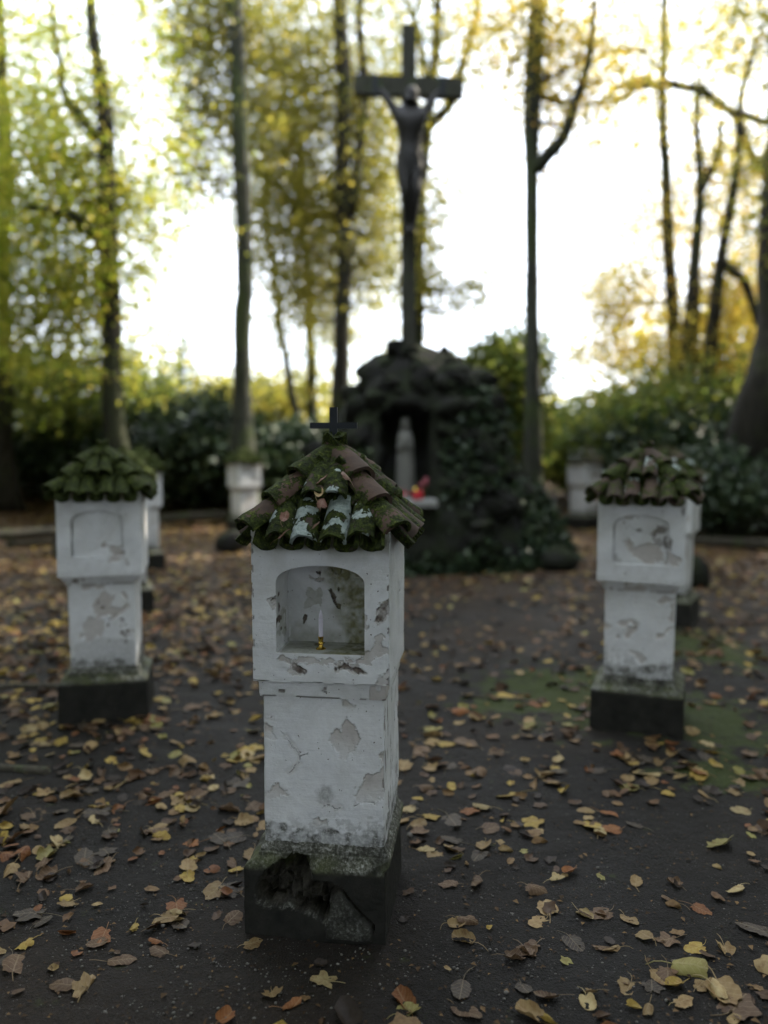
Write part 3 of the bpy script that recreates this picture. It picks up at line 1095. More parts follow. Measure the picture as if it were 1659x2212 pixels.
def build_roof(parent, he, ze, za, seed, tone, cross=False):
    """tiled pyramid roof: each tile is a child of the mortar core"""
    rr = random.Random(seed)
    k = he - 0.035
    core = MB()
    core.add([(-k, -k, ze - 0.012), (k, -k, ze - 0.012), (k, k, ze - 0.012), (-k, k, ze - 0.012), (0, 0, za - 0.035)], [(3, 2, 1, 0), (0, 1, 4), (1, 2, 4), (2, 3, 4), (3, 0, 4)])
    roof = obj('roof', core.mesh('roof_core', M_MORTAR, smooth=False), parent)
    d = Vector((0, -he, ze - za))
    L = d.length
    up = -d.normalized()
    xv = Vector((1, 0, 0))
    nv = xv.cross(up).normalized()

    def put(me, face, x, s, h, tilt, kind):
        base = Vector((0, 0, za)) + d * (s / L) + xv * x + nv * h
        t = R(tilt)
        u2 = (up * math.cos(t) - nv * math.sin(t)).normalized()
        ya = R(rr.uniform(-3, 3))
        x2 = (xv * math.cos(ya) + u2 * math.sin(ya)).normalized()
        u3 = (u2 - x2 * u2.dot(x2)).normalized()
        n2 = x2.cross(u3)
        Mx = Matrix((x2, u3, n2)).transposed().to_4x4()
        Mx.translation = base
        Rz = Matrix.Rotation(face * math.pi / 2, 4, 'Z')
        o = obj('tile', me, roof)
        o.matrix_local = Rz @ Mx
        o.color = tone(rr, kind, face)
        return o
    for f in range(4):
        sp = he * 0.365
        for x in (-2, -1, 0, 1, 2):
            put(rr.choice(PAN), f, x * sp * 0.98 + rr.uniform(-.004, .004), L + 0.030, 0.036, 3, 'pan')
        for x in (-1.5, -0.5, 0.5, 1.5):
            put(rr.choice(COVER), f, x * sp + rr.uniform(-.005, .005), L + 0.018 + rr.uniform(-.008, .008), 0.028, 6, 'cover')
        sp2 = he * 0.30
        for x in (-1, 0, 1):
            put(PAN[f % 3], f, x * sp2, L * 0.62, 0.046, 4, 'pan')
        for x in (-0.5, 0.5):
            put(rr.choice(COVER2), f, x * sp2 + rr.uniform(-.004, .004), L * 0.62 + rr.uniform(-.006, .006), 0.050, 8, 'cover2')
        put(PAN[0], f, 0, L * 0.36, 0.046, 0, 'top')
    # hips
    for f in range(4):
        hd = Vector((he, -he, ze - za))
        HL = hd.length
        hu = -hd.normalized()
        side = Vector((1, 1, 0)).normalized()
        n = side.cross(hu).normalized()
        if n.z < 0:
            n, side = -n, -side
        for i in range(3):
            s = HL * (0.965 - 0.30 * i)
            t = R(7)
            u2 = (hu * math.cos(t) - n * math.sin(t)).normalized()
            x2 = side
            n2 = x2.cross(u2).normalized()
            if n2.z < 0:
                x2 = -x2
                n2 = x2.cross(u2).normalized()
            Mx = Matrix((x2, u2, n2)).transposed().to_4x4()
            Mx.translation = Vector((0, 0, za)) + hd * (s / HL) + n * (0.030 + 0.004 * i)
            o = obj('tile', rr.choice(HIP), roof)
            o.matrix_local = Matrix.Rotation(f * math.pi / 2, 4, 'Z') @ Mx
            o.color = tone(rr, 'hip%d' % i, f)
    # mossy mortar cap
    mb = MB()
    V, F = ico(2)
    for cx, cy, cz_, r in ((0, 0, za + 0.004, 0.045), (-0.05, 0.06, za - 0.004, 0.042), (0.055, 0.06, za - 0.008, 0.044)):
        P = V * np.array([r, r, r * 0.62])
        P = P * (1 + 0.35 * fbm(V, 2.2, 3, cx * 9 + 1)[:, None])
        mb.add(P + (cx, cy, cz_), F)
    obj('moss_cap', mb.mesh('moss_cap', M_MOSS), roof)
    return roof


def ico(sub):
    import bmesh
    bm = bmesh.new()
    bmesh.ops.create_icosphere(bm, subdivisions=sub, radius=1.0)
    V = np.array([v.co[:] for v in bm.verts])
    F = [tuple(v.index for v in f.verts) for f in bm.faces]
    bm.free()
    return V, F


def tone_front(rr, kind, f):
    moss, lich, warm = rr.uniform(0.45, 0.75), rr.uniform(0, 0.5), rr.uniform(0, 0.35)
    if kind in ('cover',) and f == 0:
        lich = rr.uniform(0.45, 0.85)
        moss = 0.68
    if kind == 'cover2' and f == 0:
        lich = rr.uniform(0.4, 0.7)
        moss = 0.66
    if kind.startswith('hip'):
        warm = rr.uniform(0.35, 0.95)
        moss = rr.uniform(0.42, 0.62)
        lich = 0.0
    if kind == 'pan' or kind == 'top':
        moss, lich, warm = 0.72, 0.15, 0.1
    return (moss, lich, warm, 1)


def tone_green(rr, kind, f):
    return (rr.uniform(0.68, 0.92), rr.uniform(0, 0.35), rr.uniform(0.1, 0.5), 1)


def tone_mixed(rr, kind, f):
    if kind.startswith('cover'):
        return (rr.uniform(0.4, 0.62), rr.uniform(0.3, 0.8), rr.uniform(0.0, 0.5), 1)
    return (rr.uniform(0.5, 0.75), rr.uniform(0, 0.4), rr.uniform(0.1, 0.6), 1)


SG = 'whitewashed tile-roofed shrine pillars around the grotto'


def make_shrine(label, loc, rz, hb, hs, hp, he, arch, depth, seed, hero, amount, tone, z_body=0.797, z_sh=0.745, ze=1.222, za=1.462, dxs=0.0, dxb=0.0):
    t = thing('wayside_shrine', label, 'shrine', loc, rz, SG)
    res = 0.0032 if hero else 0.008
    obj('plinth', shrine_plinth_mesh(hs, hp, 0.0045 if hero else 0.011, seed, hero, dxs), t)
    obj('shaft', shrine_shaft_mesh(hs, 0.258, z_sh + 0.004, res, seed + 1, hero, amount), t, loc=(dxs, 0, 0))
    obj('moulding', shrine_moulding_mesh(hb, hs, z_sh, z_body, res * 1.4, seed + 2), t, loc=((dxs + dxb) / 2, 0, 0))
    obj('housing', shrine_body_mesh(hb, z_body, ze + 0.03, arch, depth, res, seed + 3, hero, amount), t, loc=(dxb, 0, 0))
    build_roof(t, he, ze, za, int(seed), tone).location.x = dxb * 1.35
    return t


def gp(u, v, back=0.0):
    """spot on the flat ground seen at (u, v)"""
    d = ray(u, v)
    t = -CAM_H / d[2]
    return np.array([d[0] * t, d[1] * t + back])


SH_FRONT = (-0.185, 2.545)
front = make_shrine('nearest white shrine with open arched niche, broken plinth and lichen-spotted clay tile roof', (*SH_FRONT, 0), R(-7.5),
                    0.2075, 0.187, 0.219, 0.219, (0.134, 0.884, 1.093, 1.150, 0.0), 0.14, 1.0, True, 0.0, tone_front, dxs=0.026, dxb=0.022)
cx = MB()
cx.box((0, 0.0, 0.08), (0.0125, 0.006, 0.09))
cx.box((0, 0.0, 0.112), (0.076, 0.0058, 0.0095))
obj('roof_cross', cx.mesh('roof_cross', M_IRON, smooth=False), front, loc=(0.022, 0.02, 1.455))

left = make_shrine('white shrine with dark plinth and all-green mossy roof at the near left, blind arched panel', (-1.575, 4.47, gz1(-1.575, 4.47)), R(12),
                   0.216, 0.174, 0.232, 0.236, (0.134, 0.895, 1.085, 1.150, -0.01), 0.016, 4.0, False, -0.04, tone_green, za=1.45)
right = make_shrine('white shrine in green ground moss at right, grey bare patches across its arched panel', (1.40, 4.29, gz1(1.40, 4.29)), R(-21),
                    0.216, 0.174, 0.234, 0.240, (0.138, 0.890, 1.085, 1.150, 0.0), 0.014, 8.3, False, -0.04, tone_mixed, za=1.45)
for src, x, y, rz, lab in (
        (left, -2.40, 7.35, 20, 'white shrine half hidden directly behind the near left green-roofed shrine'),
        (left, -2.97, 9.75, 24, 'white shrine third back in the left row, only its right side showing'),
        (left, -2.45, 14.0, 38, 'small distant white shrine before the tall trunk left of the grotto'),
        (right, 2.46, 6.85, -30, 'white shrine hidden behind the near right patchy one, its roof peak rising above'),
        (right, 3.36, 9.7, -34, 'white shrine third back in the right row, only a base corner showing'),
        (right, 3.66, 14.6, 36, 'small distant white shrine in front of bushes right of the grotto'),
        (left, 3.02, 17.2, -20, 'tiny far white shrine peeking out by the trunk behind the grotto')):
    copy_thing(src, (x, y, gz1(x, y) - 0.01), R(rz), lab, SG)

IVr, IFr = ico(2)
for k, (x, z, d, sx, sy, sz) in enumerate(((-0.115, 0.085, 0.05, .05, .04, .045), (-0.06, 0.125, 0.075, .045, .04, .05), (-0.02, 0.085, 0.085, .04, .035, .03), (0.035, 0.135, 0.07, .035, .03, .025), (-0.10, 0.155, 0.075, .035, .03, .03))):
    P = IVr * np.array([sx, sy, sz]) * (1 + 0.25 * fbm(IVr, 1.5, 3, k * 2.3)[:, None])
    for q in range(8):
        nr = np.random.default_rng(70 + k * 9 + q).normal(size=3)
        nr /= np.linalg.norm(nr)
        dd = P @ nr - 0.58 * min(sx, sz)
        P = P - np.where(dd > 0, dd, 0)[:, None] * nr * 0.9
    w3 = np.zeros((len(P), 3))
    w3[:, 1] = 0.85
    obj('rubble_stone', mesh('rubble_stone', P, IFr, M_STONE, sharp=30, attr=w3), front, loc=(x, -0.219 + d, z))

# candle in the niche
Rz = Matrix.Rotation(R(-7.5), 4, 'Z')
cpos = Rz @ Vector((0.012, -0.150, 0)) + Vector((*SH_FRONT, 0))
ct = thing('candlestick', 'small white taper candle in a brass holder inside the front niche', 'candle', (cpos.x, cpos.y, 0.8835))
b = MB()
b.lathe([(0.0, 0.0), (0.0155, 0.0), (0.0158, 0.003), (0.012, 0.006), (0.0072, 0.009), (0.0062, 0.014), (0.0088, 0.017), (0.0088, 0.022), (0.0062, 0.025), (0.0075, 0.030), (0.0082, 0.034), (0.0082, 0.040), (0.005, 0.0405)], 24)
obj('holder', b.mesh('candle_holder', M_BRASS, sharp=50), ct)
b = MB()
b.lathe([(0.0068, 0.037), (0.0066, 0.092), (0.0074, 0.0935), (0.0074, 0.096), (0.0062, 0.097)], 20)
obj('candle_stick', b.mesh('candle_stick', M_WAX, sharp=50), ct)
b = MB()
b.lathe([(0.0052, 0.0965), (0.0060, 0.103), (0.0050, 0.110), (0.0030, 0.116), (0.0008, 0.122)], 16)
obj('flame_tip', b.mesh('candle_flame_tip', M_WAX), ct)

# ------------------------------------------------------------------ rock grotto with altar, statue and crucifix
GX, GY = 0.48, 10.75


def mound_r(z):
    return np.interp(z, [-0.1, 0.0, 0.3, 0.7, 1.2, 1.6, 2.0, 2.3, 2.55, 2.75, 2.85], [2.0, 1.95, 1.85, 1.66, 1.32, 1.16, 1.02, 0.86, 0.62, 0.32, 0.05])


def in_niche(x, z):
    return abs(x - 0.27) < 0.30 and 0.84 < z < 2.02 - 1.6 * (x - 0.27) ** 2


def build_grotto():
    g = thing('rock_grotto', 'dark mossy rock grotto mound with a shaded niche and leafy skirts', 'grotto', (GX, GY, 0))
    na, nzz = 120, 44
    th = np.linspace(0, 2 * np.pi, na, endpoint=False)
    zz = np.linspace(-0.1, 2.85, nzz)
    rows = []
    for z in zz:
        r = mound_r(z)
        sy = 0.72
        P = np.c_[np.cos(th) * r, np.sin(th) * r * sy, np.full(na, z)]
        P *= (1 + 0.10 * fbm(P + (GX, GY, 0), 1.6, 3, 3) + 0.05 * fbm(P, 6, 3, 5))[:, None] ** np.array([1, 1, 0])
        X, Y = P[:, 0] + GX, P[:, 1] + GY
        nich = np.array([Y[k] < GY and in_niche(X[k], z) for k in range(na)])
        P[nich, 1] += 0.55
        P[:, 2] = z
        rows.append(P)
    V = np.concatenate(rows)
    j = np.arange(na)
    F = np.concatenate([np.stack([i * na + j, i * na + (j + 1) % na, (i + 1) * na + (j + 1) % na, (i + 1) * na + j], 1) for i in range(nzz - 1)])
    obj('mound', mesh('grotto_mound', V, F, M_ROCK), g)
    IV, IF = ico(2)
    metas = []
    for k in range(10):
        P = IV * np.array([1, 0.8, 0.72])
        P = P * (1 + 0.28 * fbm(IV, 1.3, 3, k * 3.1)[:, None])
        for q in range(9):                       # knock flat faces off
            nrm = np.random.default_rng(k * 10 + q).normal(size=3)
            nrm /= np.linalg.norm(nrm)
            dd = P @ nrm - 0.50
            P = P - np.where(dd > 0, dd, 0)[:, None] * nrm * 0.9
        metas.append(mesh('grotto_rock', P, IF, M_ROCK, sharp=32))
    r2 = random.Random(4)
    for k in range(290):
        a = r2.uniform(0, 2 * math.pi) if k > 120 else r2.uniform(math.pi * 1.0, math.pi * 2.0)
        z = r2.uniform(0, 2.75) ** 1.0
        r = float(mound_r(z)) * 0.97
        x, y = GX + math.cos(a) * r, GY + math.sin(a) * r * 0.72
        if y < GY and abs(x - 0.27) < 0.42 and z < 2.02 and z > 0.45:
            continue
        if y < GY and abs(x - 0.3) < 0.5 and z <= 0.6:
            continue
        s = r2.choice((0.09, 0.13, 0.18, 0.24, 0.33)) * r2.uniform(0.85, 1.15) * (1 if z < 2 else 0.8)
        o = obj('rock', r2.choice(metas), g, loc=(x - GX, y - GY, z))
        o.rotation_euler = (r2.uniform(-.6, .6), r2.uniform(-.6, .6), r2.uniform(0, 6.28))
        o.scale = (s * r2.uniform(.9, 1.3), s, s * r2.uniform(.7, 1.0))
    # leafy growth over the flanks
    pts = []
    for k in range(9000):
        a = random.uniform(math.pi, 2 * math.pi) if random.random() < 0.8 else random.uniform(0, math.pi)
        z = random.random() ** 1.5 * 2.3
        r = float(mound_r(z)) + random.uniform(0.0, 0.18)
        x, y = math.cos(a) * r, math.sin(a) * r * 0.74
        if fbm(np.array([[x + GX, y, z]]), 1.3, 2, 4)[0] < 0.02 - (0.25 if x > 0.5 else 0):
            continue
        if y < 0 and abs(x + GX - 0.27) < 0.45 and z > 0.3:
            continue
        pts.append((x, y, z))
    V, F = leaf_cloud_points(np.array(pts), 0.085)
    obj('ivy', mesh('grotto_ivy', V, F, F_DARK), g, kind='stuff')
    return g


def leaf_cloud_points(P, size, droop=0.3):
    """one small folded leaf at each point; returns vertices and triangles"""
    n = len(P)
    a = rng.uniform(0, 2 * np.pi, n)
    el = rng.uniform(-0.9, 0.5, n) - droop
    d = np.c_[np.cos(a) * np.cos(el), np.sin(a) * np.cos(el), np.sin(el)]
    rv = rng.normal(size=(n, 3))
    s = np.cross(d, rv)
    s /= np.linalg.norm(s, axis=1)[:, None] + 1e-9
    nn = np.cross(d, s)
    L = size * rng.uniform(0.65, 1.35, n)[:, None]
    W = L * rng.uniform(0.30, 0.42, n)[:, None]
    b0 = P
    tip = P + d * L
    l = P + d * L * 0.42 + s * W + nn * L * 0.10
    r = P + d * L * 0.42 - s * W + nn * L * 0.10
    V = np.stack([b0, l, tip, r], 1).reshape(-1, 3)
    i = np.arange(n)[:, None] * 4
    F = np.concatenate([i + [0, 2, 1], i + [0, 3, 2]], 0)
    return V, F


grotto = build_grotto()

# altar block under the niche
al = thing('altar', 'low stone altar with pale slab below the grotto niche', 'altar', (0.30, 9.46, 0))
b = MB()
b.box((0, 0.16, 0.37), (0.29, 0.20, 0.42))
obj('block', b.mesh('altar_block', M_ROCK, smooth=False), al)
b = MB()
b.box((0, 0.13, 0.83), (0.33, 0.26, 0.035))
me = b.mesh('altar_slab', M_SLAB, smooth=False)
obj('slab', me, al)
SLAB = 0.866
for x, y, h, r, lab in ((0.18, 9.50, 0.13, 0.036, 'red votive lamp at the left end of the altar slab'),
                        (0.265, 9.47, 0.10, 0.032, 'short pink-white votive lamp between the two red ones'),
                        (0.375, 9.50, 0.145, 0.036, 'red votive lamp with orange lid right of the pale one'),
                        (0.44, 9.57, 0.12, 0.034, 'red votive lamp farthest right on the altar slab')):
    v = thing('votive_lamp', lab, 'votive lamp', (x, y, SLAB), 0, 'votive lamps on the altar')
    b = MB()
    b.lathe([(0.0, 0.0), (r * .85, 0.0), (r, h * .15), (r, h * .65), (r * .8, h * .72)], 14)
    pale = 'pink' in lab
    obj('glass', b.mesh('votive_glass', M_SLAB if pale else M_RED), v)
    b = MB()
    b.lathe([(r * .86, h * .70), (r * .9, h * .86), (r * .5, h), (0.002, h * 1.02)], 14)
    obj('lid', b.mesh('votive_lid', M_BRASS if 'orange' in lab else M_RED), v)
fp = thing('flower_bunch', 'small dark pink flower bunch above the votive lamps', 'flowers', (0.50, 9.68, SLAB))
IV1, IF1 = ico(1)
b = MB()
for k in range(7):
    b.add(IV1 * 0.028 + np.array([random.uniform(-.07, .07), random.uniform(-.04, .04), 0.20 + random.uniform(-.05, .05)]), IF1)
obj('blossom', b.mesh('blossoms', mat_plain('dusty_pink_petals', (0.30, 0.08, 0.10), 0.8)), fp)
b = MB()
for k in range(7):
    b.tube([(random.uniform(-.01, .01), 0, 0.0), (random.uniform(-.06, .06), random.uniform(-.03, .03), 0.2)], 0.004, 4)
obj('stem', b.mesh('flower_stems', M_MOSS), fp)

# robed statue in the niche
st = thing('robed_statue', 'pale robed statue with veil and joined hands standing in the grotto niche', 'statue', (0.27, 9.98, 0.90))
V = []
prof = [(0.165, 0.0), (0.175, 0.03), (0.165, 0.2), (0.155, 0.42), (0.145, 0.55), (0.14, 0.66), (0.135, 0.73), (0.105, 0.79), (0.055, 0.82), (0.05, 0.84)]
b = MB()
sd = 40
rows = []
for r, z in refine(prof, 0.03):
    t = np.linspace(0, 2 * np.pi, sd, endpoint=False)
    fold = 1 + 0.07 * np.cos(t * 9 + z * 3) * (1 - z)
    rows.append(np.c_[np.cos(t) * r * fold, np.sin(t) * r * 0.8 * fold, np.full(sd, z)])
V = np.concatenate(rows)
F = [(i * sd + j, i * sd + (j + 1) % sd, (i + 1) * sd + (j + 1) % sd, (i + 1) * sd + j) for i in range(len(rows) - 1) for j in range(sd)]
F.append(tuple(range(sd))[::-1])
b.add(V, F)
obj('robe', b.mesh('statue_robe', M_STATUE), st)
st.scale = (0.72, 0.72, 0.98)
st.location.y = 10.12
b = MB()
IV3, IF3 = ico(3)
hd = IV3 * np.array([0.058, 0.066, 0.082])
hd[:, 1] -= 0.016 * np.exp(-((IV3[:, 0] / 0.18) ** 2 + ((IV3[:, 2] + 0.05) / 0.25) ** 2)) * (IV3[:, 1] < 0)
b.add(hd + (0, -0.01, 0.895), IF3)
obj('head', b.mesh('statue_head', M_STATUE), st)
b = MB()
vl = [(0.062, 0.995), (0.085, 0.97), (0.092, 0.91), (0.10, 0.84), (0.135, 0.74), (0.15, 0.5), (0.155, 0.15)]
t = np.linspace(-0.15 * np.pi, 1.15 * np.pi, 25)
rows = [np.c_[np.cos(t) * r, np.sin(t) * r * 0.85 + 0.01, np.full(25, z)] for r, z in vl]
b.add(np.concatenate(rows + [[(0, 0.01, 1.0)]]), [(i * 25 + j, i * 25 + j + 1, (i + 1) * 25 + j + 1, (i + 1) * 25 + j) for i in range(len(vl) - 1) for j in range(24)] + [(len(vl) * 25, j + 1, j) for j in range(24)])
obj('veil', b.mesh('statue_veil', M_STATUE), st)
for s in (-1, 1):
    b = MB()
    b.tube([(s * 0.105, 0.0, 0.70), (s * 0.11, -0.06, 0.57), (s * 0.06, -0.14, 0.62), (s * 0.012, -0.165, 0.66), (s * 0.008, -0.17, 0.74)], [0.036, 0.04, 0.036, 0.022, 0.010], 10)
    obj('arm', b.mesh('statue_arm', M_STATUE), st)

# crucifix
cr = thing('crucifix', 'tall weathered wooden cross with dark carved figure on top of the grotto', 'crucifix', (0.315, 10.62, 2.70))
cr.rotation_euler = (0, 0, R(4))
b = MB()
b.box((0, 0.0, 2.0), (0.088, 0.06, 2.12))
obj('post', b.mesh('cross_post', M_WOOD, smooth=False), cr)
b = MB()
b.box((-0.395, 0.0, 3.38), (0.305, 0.062, 0.115))
b.box((0.395, 0.0, 3.38), (0.305, 0.062, 0.115))
Mr = Matrix.Rotation(R(0), 3, 'Y')
obj('crossbeam', b.mesh('crossbeam', M_WOOD, smooth=False), cr)
for s in (-1, 1):
    b = MB()
    b.box((s * 0.43, 0, 3.38), (0.035, 0.068, 0.121))
    obj('iron_band', b.mesh('iron_band', M_IRON, smooth=False), cr)


def skin_figure():
    pts = [(0, 0, 0.0), (0, -.01, .17), (0, -.03, .40), (0, -.01, .55), (0.01, -.05, .62),           # 0 pelvis 1 waist 2 chest 3 neck base 4 neck
           (-.19, -.01, .55), (-.275, .02, .70), (-.36, .06, .82), (-.40, .07, .87),                 # 5-8 left arm
           (.19, -.01, .55), (.275, .02, .70), (.36, .06, .82), (.40, .07, .87),                     # 9-12 right arm
           (-.10, -.03, -.08), (-.07, -.13, -.46), (-.03, -.04, -.84), (-.02, -.09, -.97),           # 13-16 left leg
           (.10, -.03, -.08), (.08, -.14, -.46), (.035, -.06, -.84), (.02, -.11, -.97),              # 17-20 right leg
           (.015, -.08, .69), (.02, -.10, .79)]                                                      # 21 head low, 22 head top
    ed = [(0, 1), (1, 2), (2, 3), (3, 4), (3, 5), (5, 6), (6, 7), (7, 8), (3, 9), (9, 10), (10, 11), (11, 12), (0, 13), (13, 14), (14, 15), (15, 16), (0, 17), (17, 18), (18, 19), (19, 20), (4, 21), (21, 22)]
    rad = [.165, .15, .20, .13, .062, .085, .066, .048, .040, .085, .066, .048, .040, .125, .088, .054, .045, .125, .088, .054, .045, .10, .085]
    me = bpy.data.meshes.new('carved_figure')
    me.from_pydata(pts, ed, [])
    me.materials.append(M_FIG)
    o = obj('figure', me, cr, loc=(0, -0.17, 2.44))
    o.scale = (0.96, 0.95, 1.0)
    m = o.modifiers.new('skin', 'SKIN')
    o.modifiers.new('sub', 'SUBSURF').levels = 2
    o.modifiers['sub'].render_levels = 2
    for v, r in zip(me.skin_vertices[0].data, rad):
        v.radius = (r, r * 0.85)
    me.skin_vertices[0].data[0].use_root = True
    return o


fig = skin_figure()
b = MB()
rows = []
for r, z in ((.15, .10), (.165, .04), (.17, -.08), (.155, -.2), (.14, -.26)):
    t = np.linspace(0, 2 * np.pi, 28, endpoint=False)
    fo = 1 + 0.06 * np.cos(7 * t + z * 20)
    rows.append(np.c_[np.cos(t) * r * fo, np.sin(t) * r * .8 * fo - .03, np.full(28, z) + 0.03 * np.sin(t * 2)])
b.add(np.concatenate(rows), [(i * 28 + (j + 1) % 28, i * 28 + j, (i + 1) * 28 + j, (i + 1) * 28 + (j + 1) % 28) for i in range(4) for j in range(28)])
b.tube([(.15, -.03, .06), (.20, -.03, -.05), (.19, -.02, -.26)], [.045, .05, .02], 8)
obj('loincloth', b.mesh('carved_loincloth', M_CLOTH), fig)
b = MB()
hv = IV3 * np.array([0.092, 0.092, 0.11])
hv = hv * (1 + 0.08 * fbm(IV3, 5, 2, 2)[:, None])
hv = hv[:, :] + np.array([0.02, -0.065, 0.755])
b.add(hv, IF3)
b.tube([(-.05, -.02, .66), (-.075, -.01, .56), (-.07, -.03, .46)], [.05, .045, .02], 8)
b.tube([(.08, -.02, .66), (.10, -.01, .56), (.09, -.03, .46)], [.05, .045, .02], 8)
obj('hair', b.mesh('carved_hair', M_FIG), fig)


# ------------------------------------------------------------------ trees
def limb_path(p, q, n=7, wob=0.10, up=0.25):
    p, q = np.asarray(p, float), np.asarray(q, float)
    t = np.linspace(0, 1, n)[:, None]
    L = np.linalg.norm(q - p)
    P = p + (q - p) * t
    P[:, 2] += -np.sin(np.pi * t[:, 0]) * L * up * 0.3
    w = rng.normal(size=(n, 3)) * wob * L * 0.12
    w[0] = w[-1] = 0
    return P + w


CROWN = 1.7


def crown_points(blobs):
    """blobs: (centre, radii, number of clumps, leaves per clump, spread)"""
    pts, clumps = [], []
    for c, rad, m, k, sp in blobs:
        m = int(m * CROWN)
        rad = np.asarray(rad) * 1.22
        loose = 0.7 if sp < 0.3 else 0.0
        d = rng.normal(size=(m, 3))
        d /= np.linalg.norm(d, axis=1)[:, None]
        cc = np.asarray(c) + d * np.asarray(rad) * (rng.random(m) ** 0.45 * (1 + loose * rng.random(m) ** 4))[:, None]
        clumps.append(cc)
        kk = np.maximum(3, rng.poisson(k * (1.3 if sp < 0.3 else 1.0), m))
        rep = np.repeat(cc, kk, 0)
        pts.append(rep + rng.normal(size=rep.shape) * np.array([sp * 1.5, sp * 1.5, sp * 0.9]))
    return np.concatenate(pts), clumps


def tree(name, label, trunk, blobs, leafmat, size, bark=M_BARK, limbs=(), group='trees standing round the clearing', cat='tree', twigs=9):
    """trunk: world points with radius; limbs: lists of world points with radii"""
    trunk = [(np.asarray(p, float), r) for p, r in trunk]
    base = trunk[0][0]
    t = thing(name, label, cat, tuple(base), 0, group)
    b = MB()
    P = np.array([p for p, r in trunk])
    rad = np.array([r for p, r in trunk])
    s = np.r_[0, np.cumsum(np.linalg.norm(np.diff(P, axis=0), axis=1))]
    n = max(10, int(s[-1] / 0.35))
    ss = np.linspace(0, s[-1], n)
    Q = np.c_[[np.interp(ss, s, P[:, k]) for k in range(3)]].T
    rr_ = np.interp(ss, s, rad)
    rr_ *= 1 + 0.6 * np.exp(-ss / 0.30)
    Q[1:] += np.c_[vnoise(np.c_[ss, ss * 0, ss * 0 + base[0]], 0.6, 3), vnoise(np.c_[ss, ss * 0, ss * 0 + base[1]], 0.6, 5), ss * 0][1:] * rad.max() * 0.45
    b.tube(Q - base, rr_, 14)
    Vt = b.verts()
    axis = np.repeat(Q - base, 14, 0)
    dv = Vt - axis
    Vt = axis + dv * (1 + 0.16 * fbm(Vt + base, 2.2, 3, 1)[:, None] + 0.05 * fbm(Vt + base, 9, 2, 2)[:, None])
    obj('trunk', mesh('trunk', Vt, b.F, bark), t)
    for L in limbs:
        lb = MB()
        LP = np.array([p for p, r in L], float)
        LR = np.array([r for p, r in L])
        k = np.linspace(0, len(L) - 1, len(L) * 4)
        lq = np.c_[[np.interp(k, np.arange(len(L)), LP[:, q]) for q in range(3)]].T
        lq += np.c_[vnoise(np.c_[k, k * 0 + 3.1, k * 0], 1.1, 2), k * 0, vnoise(np.c_[k, k * 0 + 1.1, k * 0], 1.1, 7)] * 0.06
        lb.tube(lq - base, np.interp(k, np.arange(len(L)), LR), 8)
        obj('branch', lb.mesh('branch', bark), t)
    if blobs:
        pts, clumps = crown_points(blobs)
        tw = MB()
        for cc in clumps:
            m = min(len(cc), twigs if len(cc) > 70 else 3)
            for q in cc[rng.choice(len(cc), m, replace=False)]:
                i = int(np.clip(np.searchsorted(Q[:, 2], q[2] - 0.25 * np.linalg.norm(q[:2] - Q[0, :2])), 1, len(Q) - 1))
                r0 = min(rr_[i] * 0.3, 0.016)
                pa = limb_path(Q[i], q)
                tw.tube(pa - base, np.linspace(r0, 0.006, len(pa)), 5)
        if tw.n:
            obj('branches', tw.mesh('branches', bark), t, kind='stuff')
        V, F = leaf_cloud_points(pts, size * (0.76 if size < 0.2 else 1.0))
        obj('crown', mesh('crown', V - base, F, leafmat), t, kind='stuff')
    return t


def tr(Y, pts):
    """trunk given as photo spots and pixel widths at a distance; continues down to the ground"""
    o = []
    for u, v, w in pts:
        p = at(u, v, Y)
        o.append((p, w * 0.5 / FPX * Y * 1.03))
    b = o[0][0].copy()
    g = gz1(b[0], b[1]) - 0.06
    if b[2] > g + 0.05:
        o.insert(0, (np.array([b[0], b[1], g]), o[0][1] * 1.05))
    else:
        o[0] = (np.array([b[0], b[1], g]), o[0][1])
    return o


def bl(Y, u, v, ru, rv, m, k=14, sp=0.16, rd=None):
    c = at(u, v, Y)
    a, b_ = ru * Y / FPX, rv * Y / FPX
    return (c, (a, rd if rd else max(a, 0.8), b_), m, k, sp)


def lm(Y, pts):
    return [(at(u, v, Y + dy), w * 0.72 / FPX * Y) for u, v, w, dy in pts]


